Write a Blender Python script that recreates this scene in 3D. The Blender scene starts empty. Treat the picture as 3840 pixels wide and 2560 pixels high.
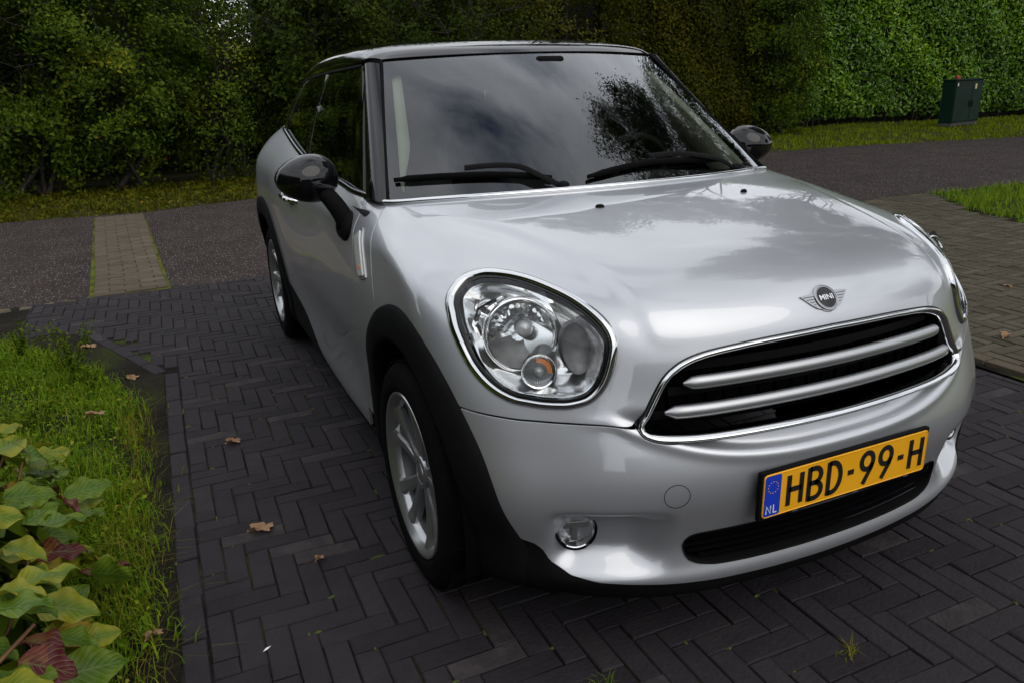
import bpy, bmesh, math, random
import numpy as np
from mathutils import Vector, Matrix
S = bpy.context.scene
COL = S.collection
R_ = math.radians
random.seed(7); RNG = np.random.default_rng(7)

# ------------------------------------------------------------------ camera
cam_d = bpy.data.cameras.new('camera'); cam = bpy.data.objects.new('camera', cam_d); COL.objects.link(cam)
CAMP = np.array([-1.38229, -1.16476, 1.37350]); YAW, PITCH, ROLL = 0.412789, 0.325042, -0.033535
_d = np.array([math.sin(YAW)*math.cos(PITCH), math.cos(YAW)*math.cos(PITCH), -math.sin(PITCH)])
_r = np.array([math.cos(YAW), -math.sin(YAW), 0.0]); _u = np.cross(_r, _d)
_c, _s = math.cos(ROLL), math.sin(ROLL)
_r, _u = _c*_r+_s*_u, -_s*_r+_c*_u
cam.matrix_world = Matrix(((_r[0], _u[0], -_d[0], CAMP[0]), (_r[1], _u[1], -_d[1], CAMP[1]), (_r[2], _u[2], -_d[2], CAMP[2]), (0, 0, 0, 1)))
cam_d.sensor_width = 36; cam_d.lens = 0.752489*36; cam_d.clip_start = 0.05; cam_d.clip_end = 2000
S.camera = cam

# ------------------------------------------------------------------ sky and sun
SUN_EL, SUN_AZ = R_(44), R_(165)      # azimuth clockwise from +Y
w = bpy.data.worlds.new('World'); S.world = w; w.use_nodes = True
nt = w.node_tree; nt.nodes.clear()
def N(t, kind, **kw):
    n = t.nodes.new(kind)
    for k, v in kw.items(): setattr(n, k, v)
    return n
out = N(nt, 'ShaderNodeOutputWorld'); bg = N(nt, 'ShaderNodeBackground')
sky = N(nt, 'ShaderNodeTexSky', sky_type='NISHITA', sun_disc=False, sun_elevation=SUN_EL, sun_rotation=SUN_AZ, air_density=1.0, dust_density=1.5, ozone_density=1.0)
tc = N(nt, 'ShaderNodeTexCoord'); mp = N(nt, 'ShaderNodeMapping'); mp.inputs['Scale'].default_value = (1.0, 1.0, 2.2)
mp.inputs['Location'].default_value = (3.1, 0.4, 0.0)
nz = N(nt, 'ShaderNodeTexNoise'); nz.inputs['Scale'].default_value = 1.7; nz.inputs['Detail'].default_value = 7; nz.inputs['Roughness'].default_value = 0.55; nz.inputs['Distortion'].default_value = 0.35
rp = N(nt, 'ShaderNodeValToRGB'); rp.color_ramp.elements[0].position = 0.22; rp.color_ramp.elements[1].position = 0.44
nz2 = N(nt, 'ShaderNodeTexNoise'); nz2.inputs['Scale'].default_value = 4.0; nz2.inputs['Detail'].default_value = 6
cl = N(nt, 'ShaderNodeMixRGB'); cl.inputs[1].default_value = (5.2, 5.5, 6.0, 1); cl.inputs[2].default_value = (16.6, 16.9, 17.6, 1)
mx = N(nt, 'ShaderNodeMixRGB')
L = nt.links.new
L(tc.outputs['Generated'], mp.inputs[0]); L(mp.outputs[0], nz.inputs['Vector']); L(mp.outputs[0], nz2.inputs['Vector'])
L(nz.outputs['Fac'], rp.inputs[0]); L(rp.outputs[0], mx.inputs[0]); L(sky.outputs[0], mx.inputs[1])
L(nz2.outputs['Fac'], cl.inputs[0]); L(cl.outputs[0], mx.inputs[2]); L(mx.outputs[0], bg.inputs[0])
bg.inputs[1].default_value = 0.10; L(bg.outputs[0], out.inputs[0])
sd = bpy.data.lights.new('sun', 'SUN'); sun = bpy.data.objects.new('sun', sd); COL.objects.link(sun)
sd.energy = 0.85; sd.angle = R_(52); sd.color = (1.0, 0.93, 0.82)
_sv = Vector((math.sin(SUN_AZ)*math.cos(SUN_EL), math.cos(SUN_AZ)*math.cos(SUN_EL), math.sin(SUN_EL)))
sun.rotation_euler = _sv.to_track_quat('Z', 'Y').to_euler()
S.view_settings.view_transform = 'Standard'; S.view_settings.look = 'None'
S.view_settings.exposure = 0.0; S.view_settings.gamma = 1.0; S.view_settings.use_curve_mapping = False
S.render.engine = 'CYCLES'; S.cycles.use_denoising = True; S.cycles.max_bounces = 10; S.cycles.transparent_max_bounces = 24
S.cycles.caustics_reflective = False; S.cycles.caustics_refractive = False

# ------------------------------------------------------------------ helpers
def link(o, parent=None):
    COL.objects.link(o)
    if parent is not None: o.parent = parent
    return o
def empty(name, loc=(0, 0, 0), rz=0.0, parent=None):
    o = bpy.data.objects.new(name, None); o.location = loc; o.rotation_euler = (0, 0, rz); return link(o, parent)
def tag(o, label=None, cat=None, group=None, kind=None):
    if label: o['label'] = label
    if cat: o['category'] = cat
    if group: o['group'] = group
    if kind: o['kind'] = kind
    return o
def mesh(name, V, F, mat=None, smooth=True, nrm=None):
    me = bpy.data.meshes.new(name)
    V = np.asarray(V, float)
    if isinstance(F, np.ndarray):
        n, k = F.shape
        me.vertices.add(len(V)); me.vertices.foreach_set('co', V.ravel())
        me.loops.add(n*k); me.loops.foreach_set('vertex_index', F.ravel().astype(np.int32))
        me.polygons.add(n); me.polygons.foreach_set('loop_start', np.arange(0, n*k, k, dtype=np.int32))
        me.update(calc_edges=True)
    else:
        me.from_pydata([tuple(v) for v in V], [], [tuple(f) for f in F]); me.update()
    if smooth: me.polygons.foreach_set('use_smooth', np.ones(len(me.polygons), bool))
    if mat: me.materials.append(mat)
    if nrm is not None:
        me.normals_split_custom_set_from_vertices([tuple(n) for n in nrm])
    return me
def obj(name, V, F, mat, parent=None, smooth=True, nrm=None):
    return link(bpy.data.objects.new(name, mesh(name, V, F, mat, smooth, nrm)), parent)
class MB:
    'collects simple shapes into one mesh'
    def __init__(s): s.V = []; s.F = []
    def add(s, V, F):
        b = len(s.V); s.V += [tuple(v) for v in V]; s.F += [tuple(i+b for i in f) for f in F]; return s
    def box(s, c, d, M=None, bev=0.0):
        c = np.array(c, float); h = np.array(d, float)/2
        if bev <= 0:
            P = np.array([(x, y, z) for x in (-1, 1) for y in (-1, 1) for z in (-1, 1)])*h
            F = [(0, 1, 3, 2), (4, 6, 7, 5), (0, 4, 5, 1), (2, 3, 7, 6), (0, 2, 6, 4), (1, 5, 7, 3)]
        else:
            bm = bmesh.new(); bmesh.ops.create_cube(bm, size=1)
            for v in bm.verts: v.co = Vector(np.array(v.co)*2*h)
            bmesh.ops.bevel(bm, geom=bm.edges[:], offset=min(bev, min(h)*.95), segments=2, affect='EDGES', profile=.5)
            bm.verts.ensure_lookup_table(); P = np.array([v.co[:] for v in bm.verts]); F = [tuple(v.index for v in f.verts) for f in bm.faces]; bm.free()
        if M is not None: P = P@np.array(M).T
        return s.add(P+c, F)
    def tube(s, pts, r, n=10, cap=True, up=None):
        pts = [np.array(p, float) for p in pts]; m = len(pts)
        rr = r if hasattr(r, '__len__') else [r]*m
        T = []
        for i in range(m):
            t = pts[min(i+1, m-1)]-pts[max(i-1, 0)]; T.append(t/(np.linalg.norm(t)+1e-12))
        a = np.array(up if up is not None else ((0, 0, 1) if abs(T[0][2]) < .9 else (1, 0, 0)), float)
        V = []; F = []
        for i in range(m):
            b = np.cross(T[i], a); b /= np.linalg.norm(b)+1e-12; c = np.cross(b, T[i]); a = c if up is None else a
            r2 = rr[i] if hasattr(rr[i], '__len__') else (rr[i], rr[i])
            for k in range(n):
                th = 2*math.pi*k/n; V.append(pts[i]+b*math.cos(th)*r2[0]+c*math.sin(th)*r2[1])
        for i in range(m-1):
            for k in range(n):
                k2 = (k+1) % n; F.append((i*n+k, i*n+k2, (i+1)*n+k2, (i+1)*n+k))
        if cap: F.append(tuple(range(n-1, -1, -1))); F.append(tuple((m-1)*n+k for k in range(n)))
        return s.add(V, F)
    def lathe(s, prof, n=48, M=None, c=(0, 0, 0), closed=False):
        'prof: list of (r, h); axis = local z'
        V = []; F = []; m = len(prof)
        for r, h in prof:
            for k in range(n):
                th = 2*math.pi*k/n; V.append((r*math.cos(th), r*math.sin(th), h))
        for i in range(m if closed else m-1):
            i2 = (i+1) % m
            for k in range(n):
                k2 = (k+1) % n; F.append((i*n+k, i*n+k2, i2*n+k2, i2*n+k))
        V = np.array(V)
        if M is not None: V = V@np.array(M).T
        return s.add(V+np.array(c), F)
    def build(s, name, mat, parent=None, smooth=True, auto=None):
        o = obj(name, s.V, s.F, mat, parent, smooth)
        if auto:
            o.data.set_sharp_from_angle(angle=R_(auto))
        return o
def frame(nv, up=(0, 0, 1)):
    'matrix with columns (a, b, n)'
    n = np.array(nv, float); n /= np.linalg.norm(n); a = np.cross(up, n); a /= np.linalg.norm(a); b = np.cross(n, a)
    return np.stack([a, b, n], 1)
def spl(P, n, closed=False):
    'Catmull-Rom through points (centripetal-ish by chord resample)'
    P = np.array(P, float); m = len(P)
    Q = np.vstack([P[-1:], P, P[:2]]) if closed else np.vstack([2*P[:1]-P[1:2], P, 2*P[-1:]-P[-2:-1]])
    segs = m if closed else m-1; out = []
    k = max(6, int(8*n/segs))
    for i in range(segs):
        p0, p1, p2, p3 = Q[i:i+4]
        t = np.linspace(0, 1, k, endpoint=False)[:, None]
        out.append(.5*((2*p1)+(-p0+p2)*t+(2*p0-5*p1+4*p2-p3)*t*t+(-p0+3*p1-3*p2+p3)*t**3))
    out.append(Q[segs+1:segs+2] if not closed else P[:1]); C = np.vstack(out)
    s = np.r_[0, np.cumsum(np.linalg.norm(np.diff(C, axis=0), axis=1))]
    t = np.linspace(0, s[-1], n+1 if closed else n)
    R = np.stack([np.interp(t, s, C[:, j]) for j in range(C.shape[1])], 1)
    return R[:-1] if closed else R

# ------------------------------------------------------------------ materials
def principled(name, base=(.5, .5, .5), rough=.5, metal=0.0, spec=.5, coat=0.0, coat_rough=.03, trans=0.0, ior=1.5, emit=None):
    m = bpy.data.materials.new(name); m.use_nodes = True; t = m.node_tree
    b = t.nodes['Principled BSDF']
    b.inputs['Base Color'].default_value = (*base, 1); b.inputs['Roughness'].default_value = rough; b.inputs['Metallic'].default_value = metal
    b.inputs['Specular IOR Level'].default_value = spec; b.inputs['Coat Weight'].default_value = coat; b.inputs['Coat Roughness'].default_value = coat_rough
    b.inputs['Transmission Weight'].default_value = trans; b.inputs['IOR'].default_value = ior
    return m
def noise_mix(m, c1, c2, scale=5.0, detail=6, lo=.35, hi=.65, coord='Object', bump=0.0, bscale=None, rough=None, bdist=.02):
    t = m.node_tree; b = t.nodes['Principled BSDF']; L = t.links.new
    tc = N(t, 'ShaderNodeTexCoord'); n = N(t, 'ShaderNodeTexNoise'); n.inputs['Scale'].default_value = scale; n.inputs['Detail'].default_value = detail
    r = N(t, 'ShaderNodeValToRGB'); r.color_ramp.elements[0].position = lo; r.color_ramp.elements[1].position = hi
    r.color_ramp.elements[0].color = (*c1, 1); r.color_ramp.elements[1].color = (*c2, 1)
    L(tc.outputs[coord], n.inputs['Vector']); L(n.outputs['Fac'], r.inputs[0]); L(r.outputs[0], b.inputs['Base Color'])
    if bump:
        n2 = N(t, 'ShaderNodeTexNoise'); n2.inputs['Scale'].default_value = bscale or scale*6; n2.inputs['Detail'].default_value = 8
        bp = N(t, 'ShaderNodeBump'); bp.inputs['Strength'].default_value = bump; bp.inputs['Distance'].default_value = bdist
        L(tc.outputs[coord], n2.inputs['Vector']); L(n2.outputs['Fac'], bp.inputs['Height']); L(bp.outputs[0], b.inputs['Normal'])
    return m
MAT = {}
MAT['paint'] = principled('silver_paint', (.49, .505, .535), .42, .72, .5, 1.0, .0); MAT['paint'].node_tree.nodes['Principled BSDF'].inputs['Coat IOR'].default_value = 1.75
def _flake(m):
    t = m.node_tree; b = t.nodes['Principled BSDF']; L = t.links.new
    tc = N(t, 'ShaderNodeTexCoord'); n = N(t, 'ShaderNodeTexNoise'); n.inputs['Scale'].default_value = 900; n.inputs['Detail'].default_value = 2
    bp = N(t, 'ShaderNodeBump'); bp.inputs['Strength'].default_value = .06; bp.inputs['Distance'].default_value = .001
    L(tc.outputs['Object'], n.inputs['Vector']); L(n.outputs['Fac'], bp.inputs['Height']); L(bp.outputs[0], b.inputs['Normal'])
    # clear lacquer: a sharp reflection over the flake layer, dulled a little by dust
    b.inputs['Coat Weight'].default_value = 0
    n3 = N(t, 'ShaderNodeTexNoise'); n3.inputs['Scale'].default_value = 5.0; n3.inputs['Detail'].default_value = 9
    mr = N(t, 'ShaderNodeMapRange'); mr.inputs['To Min'].default_value = .0; mr.inputs['To Max'].default_value = .03
    L(tc.outputs['Object'], n3.inputs['Vector']); L(n3.outputs['Fac'], mr.inputs[0])
    gl = N(t, 'ShaderNodeBsdfGlossy'); gl.inputs['Color'].default_value = (1, 1, 1, 1); L(mr.outputs[0], gl.inputs['Roughness'])
    fr = N(t, 'ShaderNodeFresnel'); fr.inputs[0].default_value = 1.75; mx = N(t, 'ShaderNodeMixShader')
    L(fr.outputs[0], mx.inputs[0]); L(b.outputs[0], mx.inputs[1]); L(gl.outputs[0], mx.inputs[2]); L(mx.outputs[0], t.nodes['Material Output'].inputs[0])
_flake(MAT['paint'])
MAT['black_gloss'] = principled('black_paint', (.004, .004, .005), .3, 0, 0.0, 1.0, .01)
MAT['chrome'] = principled('chrome', (.70, .71, .72), .05, 1.0)
MAT['satin'] = principled('satin_silver', (.46, .47, .48), .40, .9, .5, .2, .1)
MAT['plastic'] = noise_mix(principled('black_plastic', (.005, .005, .006), .8, 0, .08), (.004, .004, .0045), (.007, .007, .0075), 6, bump=.05, bscale=700, bdist=.001)
MAT['dark'] = principled('dark_cavity', (.004, .004, .004), .9, 0, 0.0)
MAT['rubber'] = noise_mix(principled('tyre_rubber', (.005, .005, .005), .9, 0, .06), (.004, .004, .004), (.007, .0068, .0066), 9, bump=.08, bscale=300, bdist=.001)
# ================================================================== car body surface (car frame = world frame, nose at -Y, +X = driver's left)
RZ = [.17, .215, .30, .41, .50, .59, .68, .76, .85]
def _side(ys, prof, top):
    'ys: bottom y, r8 y ; prof: x at RZ ; top: four (x, y, z)'
    yy = np.linspace(ys[0], ys[1], 9)
    return [(prof[i], yy[i], RZ[i]) for i in range(9)]+top
_P = [.80, .843, .850, .853, .858, .868, .873, .872, .862]
_Q = [.80, .845, .856, .866, .876, .884, .890, .893, .893]
BODY = [
 # x = 0
 [(0, .12, .165), (0, .052, .215), (0, .056, .30), (0, .044, .41), (0, .030, .50), (0, .050, .585), (0, .082, .68), (0, .098, .76), (0, .130, .85), (0, .225, .928), (0, .45, .987), (0, .71, 1.025), (0, .965, 1.045)],
 [(.21, .13, .165), (.21, .062, .215), (.21, .066, .30), (.21, .053, .41), (.21, .040, .50), (.21, .060, .585), (.21, .093, .68), (.21, .109, .76), (.21, .142, .85), (.215, .237, .925), (.225, .46, .983), (.245, .73, 1.022), (.26, .985, 1.044)],
 [(.40, .16, .165), (.42, .095, .215), (.42, .098, .30), (.42, .084, .41), (.42, .074, .50), (.42, .095, .585), (.42, .126, .68), (.42, .144, .76), (.42, .180, .85), (.43, .275, .915), (.45, .50, .971), (.48, .78, 1.012), (.51, 1.045, 1.040)],
 [(.52, .22, .165), (.56, .150, .215), (.56, .146, .30), (.56, .132, .41), (.56, .128, .50), (.56, .150, .585), (.556, .184, .68), (.553, .207, .76), (.56, .250, .85), (.575, .355, .912), (.60, .57, .962), (.635, .85, 1.000), (.67, 1.13, 1.032)],
 [(.64, .34, .165), (.685, .235, .215), (.69, .225, .30), (.695, .213, .41), (.70, .216, .50), (.70, .242, .585), (.698, .275, .68), (.700, .318, .76), (.705, .388, .85), (.712, .500, .915), (.725, .685, .953), (.742, .95, .990), (.750, 1.215, 1.022)],
 [(.72, .44, .165), (.775, .33, .215), (.785, .305, .30), (.795, .283, .41), (.805, .290, .50), (.810, .320, .585), (.812, .362, .68), (.817, .425, .76), (.818, .520, .85), (.810, .640, .908), (.800, .820, .945), (.788, 1.06, .982), (.768, 1.33, 1.022)],
 [(.80, .60, .17), (.845, .52, .215), (.853, .50, .30), (.858, .49, .41), (.864, .50, .50), (.868, .52, .585), (.869, .56, .68), (.867, .62, .76), (.860, .71, .85), (.849, .82, .905), (.830, 1.00, .948), (.805, 1.22, .985), (.780, 1.48, 1.022)],
 _side((.95, 1.03), _P, [(.852, 1.09, .91), (.835, 1.22, .955), (.81, 1.42, .99), (.782, 1.66, 1.026)]),
 _side((1.60, 1.60), _P, [(.853, 1.62, .91), (.837, 1.68, .957), (.812, 1.80, .998), (.784, 1.95, 1.036)]),
 _side((2.25, 2.25), _P, [(.856, 2.25, .91), (.842, 2.28, .965), (.815, 2.33, 1.015), (.780, 2.40, 1.058)]),
 _side((2.90, 2.85), _Q, [(.884, 2.85, .925), (.862, 2.85, .99), (.815, 2.86, 1.055), (.765, 2.88, 1.108)]),
 _side((3.35, 3.32), _Q, [(.888, 3.32, .935), (.868, 3.32, 1.01), (.812, 3.30, 1.09), (.742, 3.28, 1.160)]),
 _side((3.75, 3.68), [.77, .81, .83, .845, .857, .866, .872, .874, .872], [(.862, 3.66, .945), (.835, 3.63, 1.03), (.77, 3.58, 1.115), (.69, 3.52, 1.180)]),
 [(.55, 3.98, .17), (.60, 4.04, .215), (.62, 4.06, .30), (.64, 4.075, .41), (.66, 4.08, .50), (.67, 4.06, .585), (.68, 4.04, .68), (.68, 4.02, .76), (.67, 3.98, .85), (.65, 3.94, .95), (.62, 3.88, 1.04), (.57, 3.80, 1.13), (.51, 3.70, 1.19)],
 [(0, 4.02, .17), (0, 4.08, .215), (0, 4.10, .30), (0, 4.115, .41), (0, 4.12, .50), (0, 4.10, .585), (0, 4.09, .68), (0, 4.07, .76), (0, 4.04, .85), (0, 4.0, .95), (0, 3.96, 1.04), (0, 3.90, 1.13), (0, 3.80, 1.19)],
]
def _bs(t, nk):
    'uniform cubic B-spline basis rows for t in [0, 1], nk control points'
    x = np.clip(np.asarray(t, float), 0, 1)*(nk-3); i = np.minimum(x.astype(int), nk-4); f = x-i
    B = np.zeros((len(f), nk)); r = np.arange(len(f))
    for k, wgt in enumerate(((1-f)**3/6, (3*f**3-6*f**2+4)/6, (-3*f**3+3*f**2+3*f+1)/6, f**3/6)): B[r, i+k] = wgt
    return B
def fit_surface(D, nu, nv, lam, sym0=True, sym1=True):
    'separable smoothing spline through a grid of points; returns eval(u, v), with u in data units'
    D = np.array(D, float); m = np.array([-1, 1, 1])
    k = 3
    if sym0: D = np.concatenate([(D[1:k+1]*m)[::-1], D], 0)
    if sym1: D = np.concatenate([D, (D[-k-1:-1]*m)[::-1]], 0)
    du = np.linalg.norm(np.diff(D, axis=0), axis=2).mean(1); dv = np.linalg.norm(np.diff(D, axis=1), axis=2)
    if sym0: dv = dv[k:]
    dv = .5*dv.mean(0)+.5*dv[:4].mean(0)
    U = np.r_[0, np.cumsum(du)]; V = np.r_[0, np.cumsum(dv)]; U /= U[-1]; V /= V[-1]
    def op(T, nk, lam):
        B = _bs(T, nk); G = np.diff(np.eye(nk), 2, axis=0)*lam*nk**1.5; 
        return np.linalg.pinv(np.vstack([B, G]))[:, :len(T)]
    A = op(U, nu, lam); C = op(V, nv, lam)
    ctl = np.einsum('ai,ijk,bj->abk', A, D, C)
    u0 = U[k] if sym0 else 0.0; u1 = U[-k-1] if sym1 else 1.0
    return ctl, u0, u1, (U[k:-k] if sym0 and sym1 else U), V
CTL, U0, U1, UD, VD = fit_surface(BODY, 44, 26, 2e-4)
def body_eval(u, v):
    return np.einsum('ia,abk,jb->ijk', _bs(u, 44), CTL, _bs(v, 26))
def sstep(a, b, x):
    t = np.clip((x-a)/(b-a), 0, 1); return t*t*(3-2*t)
def gridnorm(P, flip=False):
    gu = np.gradient(P, axis=0); gv = np.gradient(P, axis=1); n = np.cross(gu, gv)
    n /= np.linalg.norm(n, axis=2, keepdims=True)+1e-12
    return -n if flip else n
# ------------------------------------------------------------------ clipping tools: every body panel is cut out of the one fair surface
def clip(V, Nn, T, f):
    'keep the part of the triangle mesh where f(V) > 0'
    val = f(V); ins = val > 0; c = ins[T].sum(1)
    full = T[c == 3]; out_t = [full]; nV, nN = [V], [Nn]; base = len(V)
    part = T[(c == 1) | (c == 2)]
    if len(part):
        cc = ins[part].sum(1)
        # rotate so that the odd vertex comes first
        odd = np.where(cc[:, None] == 1, ins[part], ~ins[part]); k = odd.argmax(1); r = np.arange(len(part))
        a, b, d = part[r, k], part[r, (k+1) % 3], part[r, (k+2) % 3]
        def cut(p, q):
            lo, hi = np.minimum(p, q), np.maximum(p, q); return lo.astype(np.int64)*10_000_000+hi
        keys = np.concatenate([cut(a, b), cut(a, d)]); uk, inv = np.unique(keys, return_inverse=True)
        lo, hi = uk//10_000_000, uk % 10_000_000
        t = val[lo]/(val[lo]-val[hi]); t = np.clip(t, 0, 1)[:, None]
        nV.append(V[lo]*(1-t)+V[hi]*t); nn = Nn[lo]*(1-t)+Nn[hi]*t; nN.append(nn/np.linalg.norm(nn, axis=1, keepdims=True))
        ab, ad = base+inv[:len(part)], base+inv[len(part):]
        one = cc == 1
        out_t.append(np.stack([a, ab, ad], 1)[one])
        out_t.append(np.stack([ab, b, d], 1)[~one]); out_t.append(np.stack([ab, d, ad], 1)[~one])
    V = np.vstack(nV); Nn = np.vstack(nN); T = np.vstack(out_t)
    # drop slivers and unused vertices
    ar = np.linalg.norm(np.cross(V[T[:, 1]]-V[T[:, 0]], V[T[:, 2]]-V[T[:, 0]]), axis=1); T = T[ar > 1e-11]
    used, inv = np.unique(T, return_inverse=True)
    return V[used], Nn[used], inv.reshape(-1, 3)
def rim_edges(V, Nn, T, depth=.012, r=.0013, skip=None):
    'roll the open edges of a panel inwards, so that it has thickness and a soft lip'
    E = np.concatenate([T[:, [0, 1]], T[:, [1, 2]], T[:, [2, 0]]]); key = np.sort(E, 1)
    kk = key[:, 0].astype(np.int64)*10_000_000+key[:, 1]; u, first, cnt = np.unique(kk, return_index=True, return_counts=True)
    B = E[first[cnt == 1]]
    if skip is not None: B = B[~(skip(V[B[:, 0]]) & skip(V[B[:, 1]]))]
    if not len(B): return V, Nn, T
    ids, inv = np.unique(B, return_inverse=True); B2 = inv.reshape(-1, 2)
    e = V[B[:, 1]]-V[B[:, 0]]; acc = np.zeros((len(ids), 3)); np.add.at(acc, B2[:, 0], e); np.add.at(acc, B2[:, 1], e)
    o = np.cross(acc, Nn[ids]); o /= np.linalg.norm(o, axis=1, keepdims=True)+1e-9
    n = Nn[ids]; m = len(ids); b = len(V)
    V = np.vstack([V, V[ids]+o*r-n*r, V[ids]+o*r-n*depth]); Nn = np.vstack([Nn, o, o])
    p, q = B2[:, 0], B2[:, 1]; P, Q = B[:, 0], B[:, 1]
    T = np.vstack([T, np.stack([Q, P, b+p], 1), np.stack([Q, b+p, b+q], 1), np.stack([b+q, b+p, b+m+p], 1), np.stack([b+q, b+m+p, b+m+q], 1)])
    return V, Nn, T
def poly_sdf(Q, poly):
    'signed distance (inside > 0) of 2-D points to a closed polygon'
    A = np.asarray(poly, float); B = np.roll(A, -1, 0); d = np.full(len(Q), 1e9); ins = np.zeros(len(Q), bool)
    for a, b in zip(A, B):
        e = b-a; t = np.clip(((Q-a)@e)/(e@e+1e-18), 0, 1); d = np.minimum(d, ((Q-a-t[:, None]*e)**2).sum(1))
        with np.errstate(divide='ignore', invalid='ignore'):
            ins ^= ((a[1] > Q[:, 1]) != (b[1] > Q[:, 1])) & (Q[:, 0] < (b[0]-a[0])*(Q[:, 1]-a[1])/(b[1]-a[1]+1e-18)+a[0])
    return np.where(ins, 1, -1)*np.sqrt(d)
def make_panel(name, funcs, mat, parent, both=False, side=1, depth=.012, src=None, rim=True, off=0.0, r=.0013):
    V, Nn, T = src or (GV, GN, GT)
    for f in funcs: V, Nn, T = clip(V, Nn, T, f)
    if off: V = V+Nn*off
    if rim: V, Nn, T = rim_edges(V, Nn, T, depth, r, (lambda p: np.abs(p[:, 0]) < 1e-4) if both else None)
    m = np.array([-1, 1, 1.])
    if both:
        Nn = np.where((np.abs(V[:, :1]) < 1e-4) & (np.arange(3) == 0), 0, Nn)
        k = len(V); V, Nn, T = np.vstack([V, V*m]), np.vstack([Nn, Nn*m]), np.vstack([T, T[:, ::-1]+k])
    elif side < 0: V, Nn, T = V*m, Nn*m, T[:, ::-1].copy()
    return obj(name, V, np.ascontiguousarray(T), mat, parent, True, Nn)
def patch(fn, us, vs):
    P = fn(us, vs); n = gridnorm(P); nu, nv = P.shape[:2]; idx = np.arange(nu*nv).reshape(nu, nv)
    a, b, c, d = idx[:-1, :-1].ravel(), idx[1:, :-1].ravel(), idx[1:, 1:].ravel(), idx[:-1, 1:].ravel()
    return P.reshape(-1, 3), n.reshape(-1, 3), np.vstack([np.stack([a, b, c], 1), np.stack([a, c, d], 1)])

# ------------------------------------------------------------------ feature lines on the body (half, x >= 0)
AX_F, AX_R, WZ = .745, 3.341, .328
GR = spl([(0, .811), (.132, .809), (.218, .806), (.299, .801), (.352, .795), (.392, .785), (.422, .770), (.448, .747), (.474, .706), (.497, .666), (.514, .640), (.510, .622), (.492, .610), (.458, .603), (.364, .600), (.2, .599), (0, .598)], 90)
GR_POLY = np.vstack([GR, (GR*[-1, 1])[::-1][1:-1]])
INT = spl([(0, .370), (.24, .370), (.363, .370), (.398, .366), (.413, .350), (.413, .328), (.396, .297), (.348, .281), (.267, .276), (.13, .275), (0, .275)], 60)
INT_POLY = np.vstack([INT, (INT*[-1, 1])[::-1][1:-1]])
RING3 = np.array([(.707, .568, .937), (.745, .580, .926), (.775, .575, .908), (.797, .560, .888), (.807, .546, .873), (.814, .517, .850), (.817, .485, .820), (.814, .442, .781), (.806, .406, .749), (.789, .365, .718), (.767, .332, .697), (.737, .301, .684), (.697, .272, .678), (.657, .244, .676), (.628, .226, .679), (.602, .213, .687), (.581, .206, .700), (.560, .201, .724), (.543, .201, .758), (.531, .204, .794), (.525, .210, .818), (.524, .221, .841), (.529, .239, .860), (.538, .262, .877), (.552, .299, .895), (.571, .347, .911), (.597, .407, .925), (.626, .470, .935), (.660, .519, .940), (.686, .551, .940)])
LAMP_C = RING3.mean(0); LAMP_M = frame((.52, -.76, .40))           # columns: across, up, outward
def lamp2(V): return (V-LAMP_C)@LAMP_M[:, :2]
RING2 = spl(lamp2(RING3), 120, True)
def toward(poly, k):                                                # shrink a closed curve by k along its in-plane normals
    t = np.roll(poly, -1, 0)-np.roll(poly, 1, 0); n = np.stack([t[:, 1], -t[:, 0]], 1); n /= np.linalg.norm(n, axis=1, keepdims=True)
    a = .5*np.sum(poly[:, 0]*np.roll(poly[:, 1], -1)-np.roll(poly[:, 0], -1)*poly[:, 1]); return poly-n*k*(1 if a > 0 else -1)
def ip(xs, ys): return lambda t: np.interp(t, xs, ys)
z_seam = ip([0, .44, .48, .505, .514, .58, .66, .74, .84], [.70, .70, .665, .645, .640, .646, .648, .652, .663])
z_low_f = ip([0, .17, .32, .453, .60, .655, .69, .708, .725, .751, .770, .79, .86], [.233, .234, .237, .245, .258, .272, .300, .335, .350, .361, .378, .42, .44])
y_hood = ip([.70, .782, .856, .918, .966, 1.016, 1.05], [1.0, 1.011, 1.043, 1.075, 1.125, 1.215, 1.28])
y_door = ip([.2, .644, .782, .833, .907, .968, 1.017, 1.05], [1.36, 1.306, 1.272, 1.276, 1.286, 1.312, 1.362, 1.40])
y_dback = ip([.2, .40, .5, .6, .75, .9, 1.05, 1.2], [2.50, 2.56, 2.60, 2.65, 2.69, 2.70, 2.66, 2.60])
x_crease = ip([.0, .13, .18, .25, .30, .38, .53, .70, .86, 1.05], [.42, .435, .465, .472, .478, .488, .520, .562, .625, .70])
z_sill = lambda y: .214+.20*sstep(2.05, 2.85, y)
rf = lambda V: np.hypot(V[:, 1]-AX_F, V[:, 2]-WZ)
rr = lambda V: np.hypot(V[:, 1]-AX_R, V[:, 2]-WZ)
FL = .484                                                           # outer radius of the arch flares
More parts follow.
